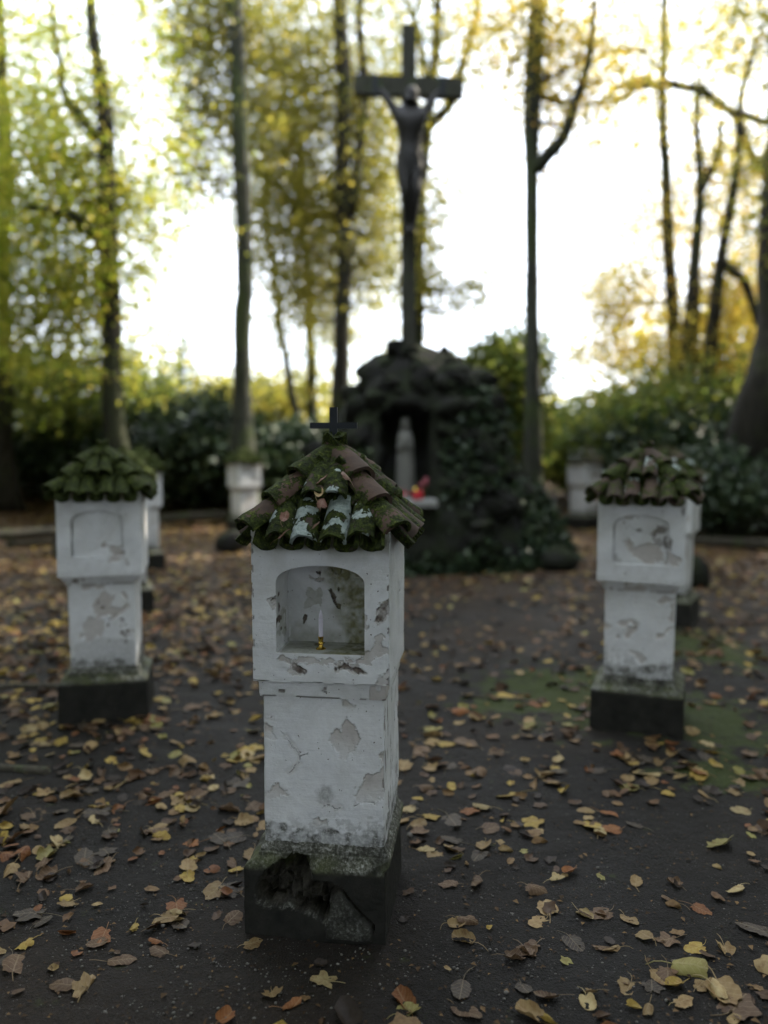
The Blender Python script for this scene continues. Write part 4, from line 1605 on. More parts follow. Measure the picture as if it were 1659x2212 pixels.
# left side
tree('beech_tree', 'dark trunk cut by the photo’s left edge above the left fence rail'.replace('’', "'"), tr(16, [(8, 1010, 52), (4, 700, 40), (2, 250, 30), (0, -200, 24)]),
     [bl(16, 40, 100, 90, 140, 60), bl(16, -40, 420, 150, 220, 150), bl(15.6, 60, 260, 90, 90, 40)], F_GREEN, 0.13)
tree('beech_tree', 'tall yellow-green tree with slightly leaning dark trunk behind the left shrines', tr(13, [(262, 985, 50), (250, 850, 42), (236, 600, 40), (222, 350, 36), (207, 120, 24), (196, -150, 18), (188, -420, 14)]),
     [bl(13.50, 130, 420, 130, 90, 130), bl(13.10, 90, 560, 120, 80, 130), bl(13.50, 225, 440, 80, 60, 70), bl(13.50, 60, 700, 130, 110, 150), bl(13.70, 30, 330, 120, 110, 60), bl(13.90, 300, 430, 60, 90, 24), bl(13.50, 330, 250, 60, 90, 40, 9), bl(13.70, 330, 90, 60, 90, 30, 9), bl(13.50, 340, 520, 60, 110, 44, 9), bl(13.4, 400, 420, 70, 90, 26, 8), bl(13.20, 170, 640, 110, 60, 90),
      bl(13.90, 150, 300, 130, 70, 60), bl(13.50, 220, 210, 40, 60, 36), bl(13.50, 90, 80, 110, 70, 40), bl(13.30, 300, 560, 50, 140, 34), bl(13.50, 260, 760, 110, 60, 60), bl(13.50, 100, -300, 420, 220, 160)], F_GREEN, 0.105,
     limbs=[lm(13, [(225, 520, 20, 0), (160, 470, 14, -0.3), (60, 450, 8, -0.6)]), lm(13, [(215, 300, 16, 0), (130, 200, 10, 0.3), (110, 0, 6, 0.5)])])
tree('hazel_tree', 'low spreading yellow-green understorey tree at the far left', tr(17.5, [(150, 1000, 24), (160, 880, 22), (140, 760, 14)]),
     [bl(17.5, 60, 800, 110, 70, 120), bl(17, 180, 840, 110, 60, 90), bl(17.5, 90, 900, 120, 40, 80), bl(17.5, 300, 860, 90, 60, 60, 10), bl(17.5, 370, 900, 60, 50, 40, 10)], F_MID, 0.14)
tree('young_conifer', 'slender bluish young conifer against the sky gap left of the tall trunk', tr(26, [(392, 960, 12), (392, 800, 8), (390, 690, 4)]),
     [bl(26, 394, 800, 14, 50, 20, 10, .2, .4), bl(26, 396, 860, 30, 50, 30, 10, .25, .5), bl(26, 388, 720, 8, 30, 8, 8, .2, .3)], F_DARK, 0.16)
tree('lime_tree', 'straight tall trunk rising behind the distant left shrine', tr(15.3, [(531, 1000, 56), (526, 850, 38), (522, 640, 36), (519, 450, 34), (514, 200, 32), (508, 0, 30), (502, -400, 24)]),
     [bl(15.90, 430, 90, 80, 110, 110), bl(16.20, 470, 260, 70, 90, 60), bl(15.90, 440, 380, 70, 50, 40), bl(15.90, 420, 210, 50, 50, 30), bl(16.20, 560, 120, 60, 160, 90), bl(16.50, 500, -260, 260, 220, 120), bl(16.10, 400, 330, 70, 110, 30), bl(16.10, 430, 20, 110, 60, 60)], F_OLIVE, 0.12, M_BARKG)
# centre
tree('lime_tree', 'dark straight trunk rising just left of the crucifix', tr(17.2, [(742, 1010, 42), (741, 700, 32), (744, 400, 32), (746, 180, 30), (738, 0, 28), (730, -300, 22)]),
     [bl(18.00, 640, 120, 110, 130, 210), bl(18.00, 660, 330, 110, 140, 230), bl(18.60, 720, 200, 130, 200, 110), bl(18.80, 770, 480, 90, 200, 120), bl(18.60, 640, 640, 80, 110, 70), bl(18.20, 800, 120, 70, 150, 90), bl(18.20, 800, 360, 60, 160, 130), bl(18.00, 640, 520, 90, 90, 130), bl(18.00, 790, 560, 50, 90, 50), bl(18.00, 700, -250, 260, 200, 110), bl(18.40, 600, 420, 70, 160, 90), bl(18.40, 720, 680, 110, 70, 60), bl(18.30, 830, 480, 40, 140, 50), bl(18.20, 870, 200, 50, 140, 40)], F_OLIVE, 0.12,
     limbs=[lm(17.2, [(760, 470, 16, 0), (785, 250, 14, 0.2), (778, 40, 12, 0.3), (790, -150, 9, 0.3)])])
tree('birch_tree', 'thin leaning trunk among olive leaves left of the grotto', tr(19.5, [(655, 960, 17), (625, 800, 15), (595, 640, 14), (578, 480, 12), (566, 250, 9)]),
     [bl(19.5, 600, 300, 60, 140, 90), bl(19.5, 570, 470, 40, 60, 24), bl(19.5, 590, 700, 40, 50, 12)], F_OLIVE, 0.12)
tree('birch_tree', 'upright slim trunk between the leaning one and the dark straight one', tr(20.5, [(682, 960, 26), (675, 740, 20), (655, 520, 16), (650, 300, 12)]),
     [bl(20.5, 690, 610, 70, 90, 80), bl(20.5, 680, 780, 60, 100, 34), bl(20.5, 700, 470, 60, 80, 70)], F_OLIVE, 0.125)
tree('lime_tree', 'forked tree directly behind the crucifix, branches fanning right', tr(14.6, [(892, 1000, 40), (893, 760, 34), (905, 560, 30), (912, 380, 26), (925, 240, 22), (942, 100, 18), (955, -80, 14), (965, -300, 10)]),
     [bl(14.4, 940, 90, 100, 110, 110, 9), bl(14.6, 920, 440, 35, 160, 90, 12), bl(14.6, 960, 620, 80, 60, 44, 10), bl(14.6, 1000, 640, 60, 50, 20, 10), bl(14.6, 900, 560, 40, 130, 44), bl(14.4, 1010, 30, 60, 60, 16, 8), bl(14.6, 1030, 180, 60, 120, 40, 8), bl(14.6, 1010, 430, 50, 110, 34, 7), bl(14.8, 1060, 640, 60, 80, 30, 9), bl(14.8, 950, -300, 230, 200, 110)], F_OLIVE, 0.10,
     limbs=[lm(14.6, [(920, 290, 17, 0), (965, 235, 14, -.2), (1000, 150, 11, -.3), (1030, 40, 9, -.3), (1045, -120, 6, -.3)]),
            lm(14.6, [(930, 180, 11, 0), (905, 90, 8, .2), (890, 30, 6, .3), (860, -60, 4, .4)]), lm(14.6, [(905, 95, 6, .2), (895, 20, 5, .2), (905, -60, 4, .2)])])
tree('lime_tree', 'smooth grey-green trunk right of the grotto with one branch to the upper right', tr(12.6, [(1153, 1045, 46), (1149, 850, 32), (1147, 620, 28), (1146, 380, 30), (1150, 250, 36), (1154, 100, 34), (1160, -60, 32), (1166, -400, 24)]),
     [bl(12.90, 1200, 60, 120, 80, 150, 10), bl(12.90, 1180, 200, 70, 100, 60, 9), bl(13.10, 1150, 190, 40, 60, 26, 9), bl(13.10, 1290, 150, 90, 80, 100, 9), bl(13.10, 1330, 230, 60, 40, 20, 8), bl(13.10, 1080, 60, 70, 80, 90, 9), bl(13.10, 1250, 330, 70, 80, 50, 7), bl(13.10, 1080, 240, 30, 60, 14, 7), bl(13.10, 1220, 240, 60, 60, 26, 8), bl(13.30, 1170, -350, 300, 220, 80)], F_GOLD, 0.085, M_BARKG,
     limbs=[lm(12.6, [(1162, 372, 22, 0), (1205, 310, 18, -.2), (1245, 230, 14, -.3), (1275, 130, 10, -.3), (1290, 0, 7, -.3)]), lm(12.6, [(1165, 185, 10, 0), (1220, 150, 7, .2), (1290, 110, 5, .4)])])
# right side
tree('maple_tree', 'slender upright trunk first of the right-hand golden group', tr(18, [(1452, 1000, 30), (1450, 800, 28), (1446, 600, 26), (1438, 400, 22), (1432, 150, 17), (1428, -100, 12)]),
     [bl(18.80, 1340, 610, 80, 50, 80, 10), bl(18.80, 1400, 500, 80, 70, 90, 10), bl(18.80, 1330, 750, 80, 90, 120, 11), bl(18.60, 1460, 690, 110, 80, 130, 11), bl(18.80, 1420, 430, 60, 40, 16, 9), bl(18.80, 1440, 60, 130, 90, 130, 10), bl(18.80, 1390, 280, 90, 90, 90, 9), bl(18.80, 1290, 700, 60, 110, 60, 9), bl(18.80, 1430, -250, 240, 180, 40)], F_GOLD, 0.115,
     limbs=[lm(18, [(1440, 205, 9, 0), (1395, 170, 12, -.2), (1330, 195, 9, -.3), (1290, 225, 6, -.4)]), lm(18, [(1432, 160, 6, 0), (1390, 110, 8, .2), (1310, 110, 7, .4), (1260, 150, 5, .5)])])
tree('maple_tree', 'forked trunk second of the right-hand golden group', tr(17.2, [(1475, 1000, 44), (1480, 720, 34), (1500, 560, 24), (1512, 430, 20), (1508, 300, 14), (1512, 190, 14)]),
     [bl(18.00, 1560, 460, 80, 130, 150, 10), bl(18.00, 1600, 640, 80, 80, 130, 11), bl(18.00, 1540, 330, 70, 90, 70, 9), bl(18.00, 1560, 110, 80, 110, 70, 9), bl(17.80, 1510, 800, 120, 70, 110, 11)], F_GOLD, 0.115,
     limbs=[lm(17.2, [(1514, 420, 16, 0), (1545, 350, 11, .2), (1560, 260, 9, .3)]), lm(17.2, [(1512, 195, 14, 0), (1440, 180, 12, -.2), (1370, 195, 9, -.3), (1310, 230, 6, -.4)]),
            lm(17.2, [(1512, 190, 14, 0), (1580, 245, 13, .2), (1625, 330, 13, .3), (1680, 420, 12, .3)])])
tree('maple_tree', 'leaning dark trunk third of the right-hand golden group', tr(16.4, [(1520, 1000, 40), (1530, 720, 26), (1555, 560, 22), (1578, 440, 20), (1592, 330, 18), (1605, 200, 14), (1650, 40, 10)]),
     [bl(17.10, 1610, 350, 60, 80, 40, 10), bl(17.10, 1620, 120, 80, 110, 40, 9), bl(17.10, 1640, 560, 50, 120, 60), bl(17.10, 1550, 780, 90, 90, 110), bl(17.10, 1640, -150, 220, 160, 36)], F_GOLD, 0.11,
     limbs=[lm(16.4, [(1555, 560, 14, 0), (1600, 600, 13, -.2), (1640, 700, 10, -.3)]), lm(16.4, [(1600, 240, 9, 0), (1640, 265, 10, -.2), (1700, 280, 10, -.2)])])
tree('oak_tree', 'massive dark trunk leaning at the right edge', tr(13.4, [(1628, 1115, 118), (1640, 1000, 108), (1658, 800, 98), (1680, 560, 92), (1710, 200, 84), (1740, -200, 70)]),
     [bl(13.4, 1720, 420, 110, 160, 90), bl(13.2, 1680, 80, 130, 130, 60), bl(13.4, 1760, -200, 330, 260, 240)], F_OLIVE, 0.11)


# ------------------------------------------------------------------ shrubs
def shrub(label, Y, spots, mat, size, name='rhododendron_bush', stems=5, grp='shrubs edging the clearing'):
    c0 = at(spots[0][0], spots[0][1], Y)
    base = np.array([c0[0], c0[1], gz1(c0[0], c0[1])])
    t = thing(name, label, 'bush', tuple(base), 0, grp)
    blobs = [bl(Y + dy, u, v, ru, rv, m, k, sp, rd) for u, v, ru, rv, m, k, sp, rd, dy in spots]
    pts, clumps = crown_points(blobs)
    pts = pts[pts[:, 2] > gz(pts[:, 0], pts[:, 1]) + 0.02]
    V, F = leaf_cloud_points(pts, size)
    obj('foliage', mesh('shrub_foliage', V - base, F, mat), t, kind='stuff')
    b = MB()
    allc = np.concatenate(clumps)
    for q in allc[rng.choice(len(allc), min(len(allc), stems * 4), replace=False)]:
        p0 = base + np.array([rng.normal() * 0.15, rng.normal() * 0.15, -0.03])
        b.tube(limb_path(p0, q) - base, np.linspace(0.02, 0.006, 7), 5)
    obj('stems', b.mesh('shrub_stems', M_BARK), t, kind='stuff')
    return t


D = 26
shrub('wide dark evergreen bush between the left shrines and the tall trunk', 17, [(420, 960, 100, 70, 260, D, .16, 1.2, 0), (340, 985, 60, 40, 90, D, .16, .9, .3), (490, 985, 60, 45, 120, D, .16, .9, .2)], F_DARK, 0.15)
shrub('dark evergreen bush right of the tall trunk, left of the grotto', 17.5, [(600, 985, 60, 45, 140, D, .16, 1.0, 0), (660, 975, 50, 40, 90, D, .16, .9, .3)], F_DARK, 0.15)
shrub('low dark undergrowth bush along the far left bank', 18, [(120, 985, 130, 35, 220, D, .16, 1.0, 0), (250, 960, 70, 50, 140, D, .16, 1.0, .4)], F_DARK, 0.15)
shrub('yellow-olive bush glowing behind the left trunks', 22, [(600, 900, 70, 70, 130, 20, .2, 1.2, 0), (470, 890, 60, 60, 110, 20, .2, 1.2, 1)], F_OLIVE, 0.16, 'hazel_bush')
shrub('pale yellow-green bush glowing far behind the left shrines', 24, [(120, 905, 170, 40, 110, 14, .25, 1.3, 0), (330, 900, 110, 40, 80, 14, .25, 1.3, 1)], F_MID, 0.14, 'hazel_bush')
shrub('green bush just right of the grotto, behind the smooth trunk', 14.6, [(1075, 820, 60, 70, 110, 20, .15, .8, 0), (1100, 930, 60, 70, 140, 20, .15, .8, 0.2), (1130, 780, 40, 60, 40, 14, .15, .6, .3)], F_MID, 0.12, 'holly_bush')
shrub('large dark evergreen bush under the golden trees at right', 15.6, [(1480, 965, 90, 50, 120, 18, .22, 1.1, 0), (1400, 990, 60, 35, 60, 18, .2, .9, .2), (1560, 960, 60, 60, 90, 18, .22, 1.1, .2)], F_DARK, 0.14)
shrub('mid-green bush below the sky gap right of the smooth trunk', 17.5, [(1250, 945, 90, 50, 110, 16, .22, 1.1, 0), (1330, 900, 70, 50, 80, 16, .22, 1.0, .5), (1210, 985, 70, 40, 70, 16, .2, 1.0, .2)], F_MID, 0.14, 'hazel_bush')
shrub('taller mid-green holly bush among the golden trunks at right', 16.4, [(1470, 860, 90, 60, 70, 14, .24, 1.2, 0), (1570, 840, 70, 60, 60, 14, .24, 1.1, .2), (1390, 905, 60, 40, 34, 14, .24, 1.0, 0)], F_MID, 0.11, 'holly_bush')
shrub('low dark bush beside the massive right trunk', 12.8, [(1540, 1040, 60, 50, 120, D, .13, .8, 0), (1500, 1085, 40, 25, 60, D, .1, .5, .2)], F_DARK, 0.11)


def far_wood():
    pts = []
    for x in np.arange(-46, 46, 1.1):
        y = 36 + 4 * math.sin(x * 0.4) + abs(x) * -0.12
        h = 3.4 + 1.6 * vnoise(np.array([[x, 0.3, 0]]), 0.16, 3)[0] + (2.5 if x < -9 or x > 10 else 0)
        n = 230
        q = np.c_[x + rng.normal(size=n) * 0.9, y + rng.normal(size=n) * 1.0, 0.7 + rng.random(n) * h + rng.normal(size=n) * 0.3]
        pts.append(q)
    V, F = leaf_cloud_points(np.concatenate(pts), 0.42)
    obj('far_wood', mesh('far_wood', V, F, F_OLIVE), kind='stuff', label='olive-green wood closing the view beyond the clearing', cat='wood')
    # unseen wood added round the sides and behind the camera to cut light
    pts = []
    for a in np.arange(0, 2 * math.pi, 0.035):
        x, y = 19 * math.sin(a), 6 + 21 * -math.cos(a)
        if y > 5 and abs(x) < 0.75 * y:
            continue
        n = 230 if y < -4 else 420
        q = np.c_[x + rng.normal(size=n) * 1.6, y + rng.normal(size=n) * 1.6, rng.random(n) * 15.0]
        pts.append(q)
    V, F = leaf_cloud_points(np.concatenate(pts), 0.55)
    obj('added_shade_wood', mesh('added_shade_wood', V, F, F_MID), kind='stuff', label='unseen dense wood added as shade round the sides and behind the viewer', cat='wood')


far_wood()

# unseen trees added outside the frame to shade the clearing
SHADE_TREES = [((8.6, 8.2), 0.26, F_OLIVE, 'oak tree just outside the right edge of the view, shading the near shrines'),
          ((11.4, 12.6), 0.3, F_OLIVE, 'oak tree beyond the massive right trunk, outside the view'),
          ((6.8, 2.6), 0.25, F_OLIVE, 'oak tree level with the near right shrine, outside the view'),
          ((-6.5, 3.0), 0.28, F_GREEN, 'unseen beech tree added for shade left of the near shrines'),
          ((-3.2, -4.6), 0.3, F_GREEN, 'unseen beech tree added for shade behind the camera on the left'),
          ((3.6, -4.2), 0.3, F_OLIVE, 'oak tree behind the camera on the right'),
          ((0.4, -10.5), 0.3, F_GREEN, 'unseen beech tree added for shade straight behind the camera'),
          ((-9.5, 9.0), 0.3, F_GREEN, 'unseen beech tree added for shade beyond the left shrines')]
for (x, y), r, m, lab in SHADE_TREES:
    z0 = gz1(x, y)
    hgt = 13.5 + 2 * math.sin(x * 3)
    trunk = [(np.array([x, y, z0 - 0.05]), r), (np.array([x + 0.2, y, hgt * 0.5]), r * 0.75), (np.array([x + 0.1, y + 0.2, hgt]), r * 0.25)]
    rg = np.random.default_rng(int(abs(x * 10)))
    blobs = [((x + rg.uniform(-1.8, 1.8), y + rg.uniform(-1.8, 1.8), z), (2.9, 2.9, 1.2), 120, 16, 0.36) for z in np.linspace(hgt * 0.36, hgt, 6)]
    tree('oak_tree' if 'oak' in lab else 'beech_tree', lab, trunk, blobs, F_MID, 0.24, twigs=5)

# ------------------------------------------------------------------ logs, stones, roots
def log(name, label, p, q, r, cat='log', legs=0):
    p, q = np.array(p, float), np.array(q, float)
    t = thing(name, label, cat, tuple(p), 0)
    b = MB()
    k = np.linspace(0, 1, 14)[:, None]
    P = (q - p) * k
    P[:, 2] += 0.02 * vnoise(np.c_[k * 4, k * 0, k * 0 + p[0]], 1.0, 2)
    b.tube(P, r * (1 + 0.12 * vnoise(np.c_[k * 5, k * 0, k * 0 + p[1]], 1.0, 4)), 10)
    obj('timber', b.mesh('log', M_LOG), t)
    for i in range(legs):
        f = (i + 0.6) / (legs + 0.2)
        c = (q - p) * f
        g = gz1(p[0] + c[0], p[1] + c[1]) - (p[2] + c[2])
        b = MB()
        b.tube([(c[0], c[1], g - 0.05), (c[0], c[1], -r * 0.6)], r * 0.85, 9)
        obj('leg', b.mesh('log_leg', M_LOG), t)
    return t


def glog(name, label, a, b_, r, lift=0.0, **k):
    return log(name, label, (a[0], a[1], gz1(*a) + r * 0.6 + lift), (b_[0], b_[1], gz1(*b_) + r * 0.6 + lift), r, **k)


glog('log_bench', 'low round-log rail on short posts at the far left', (-6.3, 9.6), (-3.95, 10.9), 0.075, 0.30, cat='log bench', legs=3)
glog('edging_log', 'dark edging log on the leaves between the left shrines and the distant left one', (-4.3, 15.2), (-2.75, 15.7), 0.10)
glog('edging_log', 'dark edging log behind the near left shrine, beside the log rail', (-5.6, 11.8), (-4.1, 13.0), 0.10)
glog('edging_log', 'long mossy edging log curving at the far right behind the leaf drift', (4.6, 12.4), (7.4, 9.6), 0.09)
glog('edging_log', 'thin edging log behind the distant left shrine', (-2.5, 16.2), (-0.9, 16.4), 0.08)


def boulder(label, x, y, s, seed, mat=M_ROCK, name='boulder'):
    V, F = ico(3)
    P = V * np.array(s) * (1 + 0.30 * fbm(V, 1.4, 4, seed)[:, None])
    obj(name, mesh('boulder', P, F, mat), loc=(x, y, gz1(x, y) + s[2] * 0.55), label=label, cat='stone')


boulder('rounded dark mossy stone left of the front shrine roof, on the leaves', -2.17, 11.3, (0.24, 0.2, 0.2), 2)
boulder('dark mossy stone at the right foot of the grotto', 2.15, 9.75, (0.24, 0.2, 0.17), 6)
boulder('squat dark stone on the path behind the near right shrine', 3.35, 8.6, (0.20, 0.18, 0.22), 4)
boulder('dark rough stone touching the left foot of the grotto', -1.2, 9.8, (0.3, 0.25, 0.24), 9)
pb = gp(885, 1812)
obj('pebble', mesh('pebble', ico(2)[0] * 0.011, ico(2)[1], M_PEBBLE), loc=(pb[0], pb[1], 0.014), label='round grey pebble right of the broken plinth', cat='pebble')


def root(label, pts, r, name='tree_root'):
    P = []
    for x, y in pts:
        P.append((x, y, gz1(x, y) + r * 0.25))
    P = np.array(P)
    k = np.linspace(0, len(P) - 1, 40)
    Q = np.c_[[np.interp(k, np.arange(len(P)), P[:, q]) for q in range(3)]].T
    Q[:, 1] += 0.02 * vnoise(np.c_[k * 2, k * 0, k * 0], 1.0, r * 90)
    Q[0, 2] -= 0.05
    Q[-1, 2] -= 0.05
    b = MB()
    b.tube(Q, r * (1 + 0.2 * vnoise(np.c_[k, k * 0, k * 0 + 2], 1.0, 3)), 8)
    obj(name, b.mesh('root', M_LOG), label=label, cat='root')


a, b_ = gp(-60, 1494), gp(134, 1488)
root('dark exposed root running to the near left plinth', [tuple(a), (a[0] * .5 + b_[0] * .5, a[1] * .5 + b_[1] * .5 + 0.03), tuple(b_)], 0.024)
a, b_ = gp(-60, 1655), gp(105, 1668)
root('thin dark root in the leaves at the left edge', [tuple(a), tuple(b_)], 0.022)
a, b_ = gp(1030, 1716), gp(1250, 1735)
a2, b2 = gp(1000, 1502), gp(1170, 1520)
root('thin half-buried root in the soil right of the front moulding', [tuple(a2), tuple(b2)], 0.012)

# ------------------------------------------------------------------ fallen leaves
def leaf_outline(kind, n, seed):
    rg = np.random.default_rng(seed)
    t = np.linspace(0, 2 * np.pi, n, endpoint=False)       # angle 0 = tip (+y)
    if kind == 'heart':
        r = 0.50 + 0.10 * np.cos(t) ** 3 + 0.05 * np.cos(2 * t) - 0.16 * np.exp(-((np.abs(t - np.pi)) / 0.25) ** 2) + 0.12 * np.exp(-(np.minimum(t, 2 * np.pi - t) / 0.22) ** 2)
    elif kind == 'oval':
        r = 0.36 / np.sqrt(np.cos(t) ** 2 * 0.42 + np.sin(t) ** 2) + 0.05 * np.exp(-(np.minimum(t, 2 * np.pi - t) / 0.2) ** 2)
    elif kind == 'maple':
        r = 0.36 + 0.20 * np.abs(np.cos(2.5 * t)) ** 1.5 + 0.05 * np.cos(t) - 0.10 * np.exp(-((np.abs(t - np.pi)) / 0.35) ** 2)
    else:
        r = 0.46 + 0.04 * np.cos(2 * t) - 0.12 * np.exp(-((np.abs(t - np.pi)) / 0.2) ** 2)
    r = r * (1 + 0.075 * rg.normal(size=n)) + 0.016 * (np.arange(n) % 2)
    return np.c_[np.sin(t) * r, np.cos(t) * r]


def leaf_geo(kind, pose, seed, n=24, stem=True):
    rg = np.random.default_rng(seed)
    O = leaf_outline(kind, n, seed)
    if pose == 'torn':
        k = rg.integers(0, n)
        for q in range(-3, 4):
            O[(k + q) % n] *= 0.35 + 0.17 * abs(q)
    P2 = np.concatenate([[(0, 0.0)], O * 0.36, O * 0.70, O])
    x, y = P2[:, 0], P2[:, 1]
    a = rg.uniform(-0.5, 0.5)
    z = 0.10 * np.abs(x) ** 1.2 * rg.uniform(-0.2, 1.0) + 0.05 * y * y * rg.uniform(-1, 1)
    X, Y = x.copy(), y.copy()
    z = z + 0.075 * fbm(np.c_[P2, P2[:, 0] * 0], 3.2, 2, seed % 97) + 0.03 * vnoise(np.c_[P2, P2[:, 0] * 0], 9, seed % 89)
    if pose in ('curled', 'cupped', 'folded'):
        cv = {'curled': rg.uniform(1.8, 3.6), 'cupped': rg.uniform(0.9, 1.6), 'folded': rg.uniform(2.2, 3.0)}[pose]
        ca, sa = math.cos(a), math.sin(a)
        p = X * ca + Y * sa
        q = -X * sa + Y * ca
        sgn = 1 if rg.random() < 0.6 else -1
        if pose == 'folded':
            m = p > 0
            fp_ = np.where(m, p * math.cos(cv), p)
            z = z + np.where(m, p * math.sin(cv), 0)
            p = fp_
        else:
            off = rg.uniform(-0.2, 0.2)
            ang = (p - off) * cv
            z = z + sgn * (1 - np.cos(ang)) / cv
            p = off + np.sin(ang) / cv
            z = z + sgn * 0.25 * q * q
        X, Y = p * ca - q * sa, p * sa + q * ca
    V = np.c_[X, Y, z]
    V[:, 2] -= np.percentile(V[:, 2], 8)
    F = []
    for j in range(n):
        k = (j + 1) % n
        F.append((0, 1 + k, 1 + j))
        F.append((1 + j, 1 + k, 1 + n + k, 1 + n + j))
        F.append((1 + n + j, 1 + n + k, 1 + 2 * n + k, 1 + 2 * n + j))
    uv = P2.copy()
    if stem:
        b0 = V[1 + 2 * n + n // 2].copy()
        m0 = len(V)
        L = rg.uniform(0.45, 0.9)
        bend = rg.uniform(-0.35, 0.35)
        pts = [b0 + np.array([0, 0.06, 0.004])] + [b0 + np.array([bend * f * f, -L * f, (0.10 * math.sin(f * 3) if pose != 'flat' else 0.02)]) for f in (0.33, 0.66, 1.0)]
        for p in pts:
            V = np.concatenate([V, [p + (0.016, 0, 0.012), p + (-0.016, 0, 0.012), p + (0, 0, -0.014)]])
            uv = np.concatenate([uv, [(0, -0.5)] * 3])
        for i in range(3):
            s = m0 + i * 3
            for j in range(3):
                F.append((s + j, s + (j + 1) % 3, s + 3 + (j + 1) % 3, s + 3 + j))
        for v_ in V[m0:]:
            v_[2] = max(v_[2], 0.01)
    return V, F, uv


POSES = ['flat', 'cupped', 'cupped', 'curled', 'curled', 'folded', 'torn', 'torn']
KINDS = ['heart', 'heart', 'round', 'oval', 'maple']
LEAFM = {}
for ki, kd in enumerate(['heart', 'round', 'oval', 'maple']):
    for pi, ps in enumerate(['flat', 'cupped', 'curled', 'folded', 'torn']):
        for v_ in range(2):
            V, F, uv = leaf_geo(kd, ps, 100 + ki * 31 + pi * 7 + v_ * 3)
            LEAFM[kd, ps, v_] = mesh('fallen_leaf', V, F, M_LEAF1, uv=uv)
LCOL = [('grey-brown', (0.048, 0.038, 0.029), 5), ('dull brown', (0.105, 0.064, 0.034), 6), ('tan', (0.23, 0.160, 0.070), 8), ('pale buff', (0.33, 0.26, 0.125), 4),
        ('yellow', (0.33, 0.235, 0.05), 3), ('yellow-green', (0.22, 0.195, 0.06), 1), ('rusty orange', (0.19, 0.075, 0.022), 2)]
KW = {'heart': 'heart-shaped', 'round': 'roundish', 'oval': 'oval', 'maple': 'lobed'}


def where(x, y):
    sx = x - SH_FRONT[0]
    if y < 2.2:
        if abs(sx) < 0.25:
            return 'just before the broken plinth'
        if sx < -0.75:
            return 'at the lower left corner of the soil'
        if sx > 1.05:
            return 'at the lower right corner of the soil'
        return 'front left of the broken plinth' if sx < 0 else 'front right of the broken plinth'
    if y < 2.9:
        if abs(sx) < 0.5:
            return 'close by the front shrine, ' + ('left' if sx < 0 else 'right')
        return 'well left of the front shrine' if sx < 0 else ('well right of the front shrine' if sx < 1.1 else 'at the right edge of the soil')
    if x < -0.95:
        return 'before the left shrine' if y < 4.3 else 'beside the left shrine'
    if x > 0.85:
        return 'before the mossy right shrine' if y < 4.2 else 'beside the mossy right shrine'
    return 'behind the front shrine, ' + ('left' if x < -0.3 else 'right')


FOOT = [(SH_FRONT[0], SH_FRONT[1], 0.235, R(-7.5)), (-1.575, 4.47, 0.25, R(12)), (1.40, 4.29, 0.25, R(-21)), (-2.4, 7.35, 0.26, R(20)), (2.46, 6.85, 0.26, R(-30)), (0.3, 9.6, 0.45, 0)]


def blocked(x, y):
    m = np.zeros(np.shape(x), bool)
    for cx_, cy_, h, a in FOOT:
        dx, dy = x - cx_, y - cy_
        lx, ly = dx * math.cos(a) + dy * math.sin(a), -dx * math.sin(a) + dy * math.cos(a)
        m |= (np.abs(lx) < h) & (np.abs(ly) < h)
    m |= ((x - GX) / 1.95) ** 2 + ((y - GY) / 1.4) ** 2 < 1
    return m


def density(x, y):
    P = np.stack([x, y], 1)
    d = 100 + 125 * fbm(P, 1.1, 3, 6) + 65 * vnoise(P, 3.3, 8)
    d = d + 30 * sstep(-0.2, -1.6, x) + 8 * sstep(3.0, 6.0, y) + 120 * sstep(7.5, 12, y) + 95 * sstep(-0.6, -1.6, x) * sstep(3.6, 5.5, y)
    d = d * (1 - 0.55 * np.exp(-(((x - 0.25) / 0.45) ** 2 + ((y - 2.3) / 0.55) ** 2)))
    d = d * (1 - 0.45 * np.exp(-(((x - 0.9) / 1.0) ** 2 + ((y - 6.3) / 2.4) ** 2)))
    d = d * (1 - 0.22 * sstep(0.4, 1.0, x) * (1 - sstep(7.0, 10.0, y)))
    return np.clip(d, 4, 330)


def in_view(x, y, mrg=0.06):
    dep = y * math.cos(PITCH) + CAM_H * math.sin(PITCH)
    ang = np.arctan2(CAM_H, y) - PITCH
    return (np.abs(x) < dep * (0.481 + mrg)) & (np.tan(ang) < 0.6415 + mrg)


# candidates
n = 190000
cxs = rng.uniform(-13, 13, n)
cys = rng.uniform(1.3, 22, n)
rho = n / (26 * 20.7)
keep = rng.random(n) < density(cxs, cys) / rho / 1.0
keep &= ~blocked(cxs, cys)
keep &= in_view(cxs, cys, 0.12) | (rng.random(n) < 0.15)
cxs, cys = cxs[keep], cys[keep]
# clustered extras: drift at the left shrine and small heaps
ex = []
for (hx, hy, s, m) in ((-2.0, 4.3, 0.25, 46), (-1.9, 3.9, 0.3, 30), (-1.35, 4.0, 0.22, 16), (-0.85, 3.3, 0.35, 30), (0.95, 3.75, 0.25, 14), (-1.35, 5.9, 0.45, 60), (-2.4, 5.6, 0.5, 80), (1.75, 3.7, 0.3, 16), (0.4, 2.05, 0.16, 9), (0.85, 2.2, 0.22, 9), (-0.7, 2.6, 0.25, 12), (2.4, 5.6, 0.5, 40)):
    ex.append(np.c_[rng.normal(hx, s, m), rng.normal(hy, s * 0.8, m)])
ex = np.concatenate(ex)
ex = ex[~blocked(ex[:, 0], ex[:, 1])]
cxs, cys = np.r_[cxs, ex[:, 0]], np.r_[cys, ex[:, 1]]
size = np.clip(rng.normal(0.060, 0.018, len(cxs)), 0.024, 0.12)
size[rng.random(len(size)) < 0.18] *= 0.55
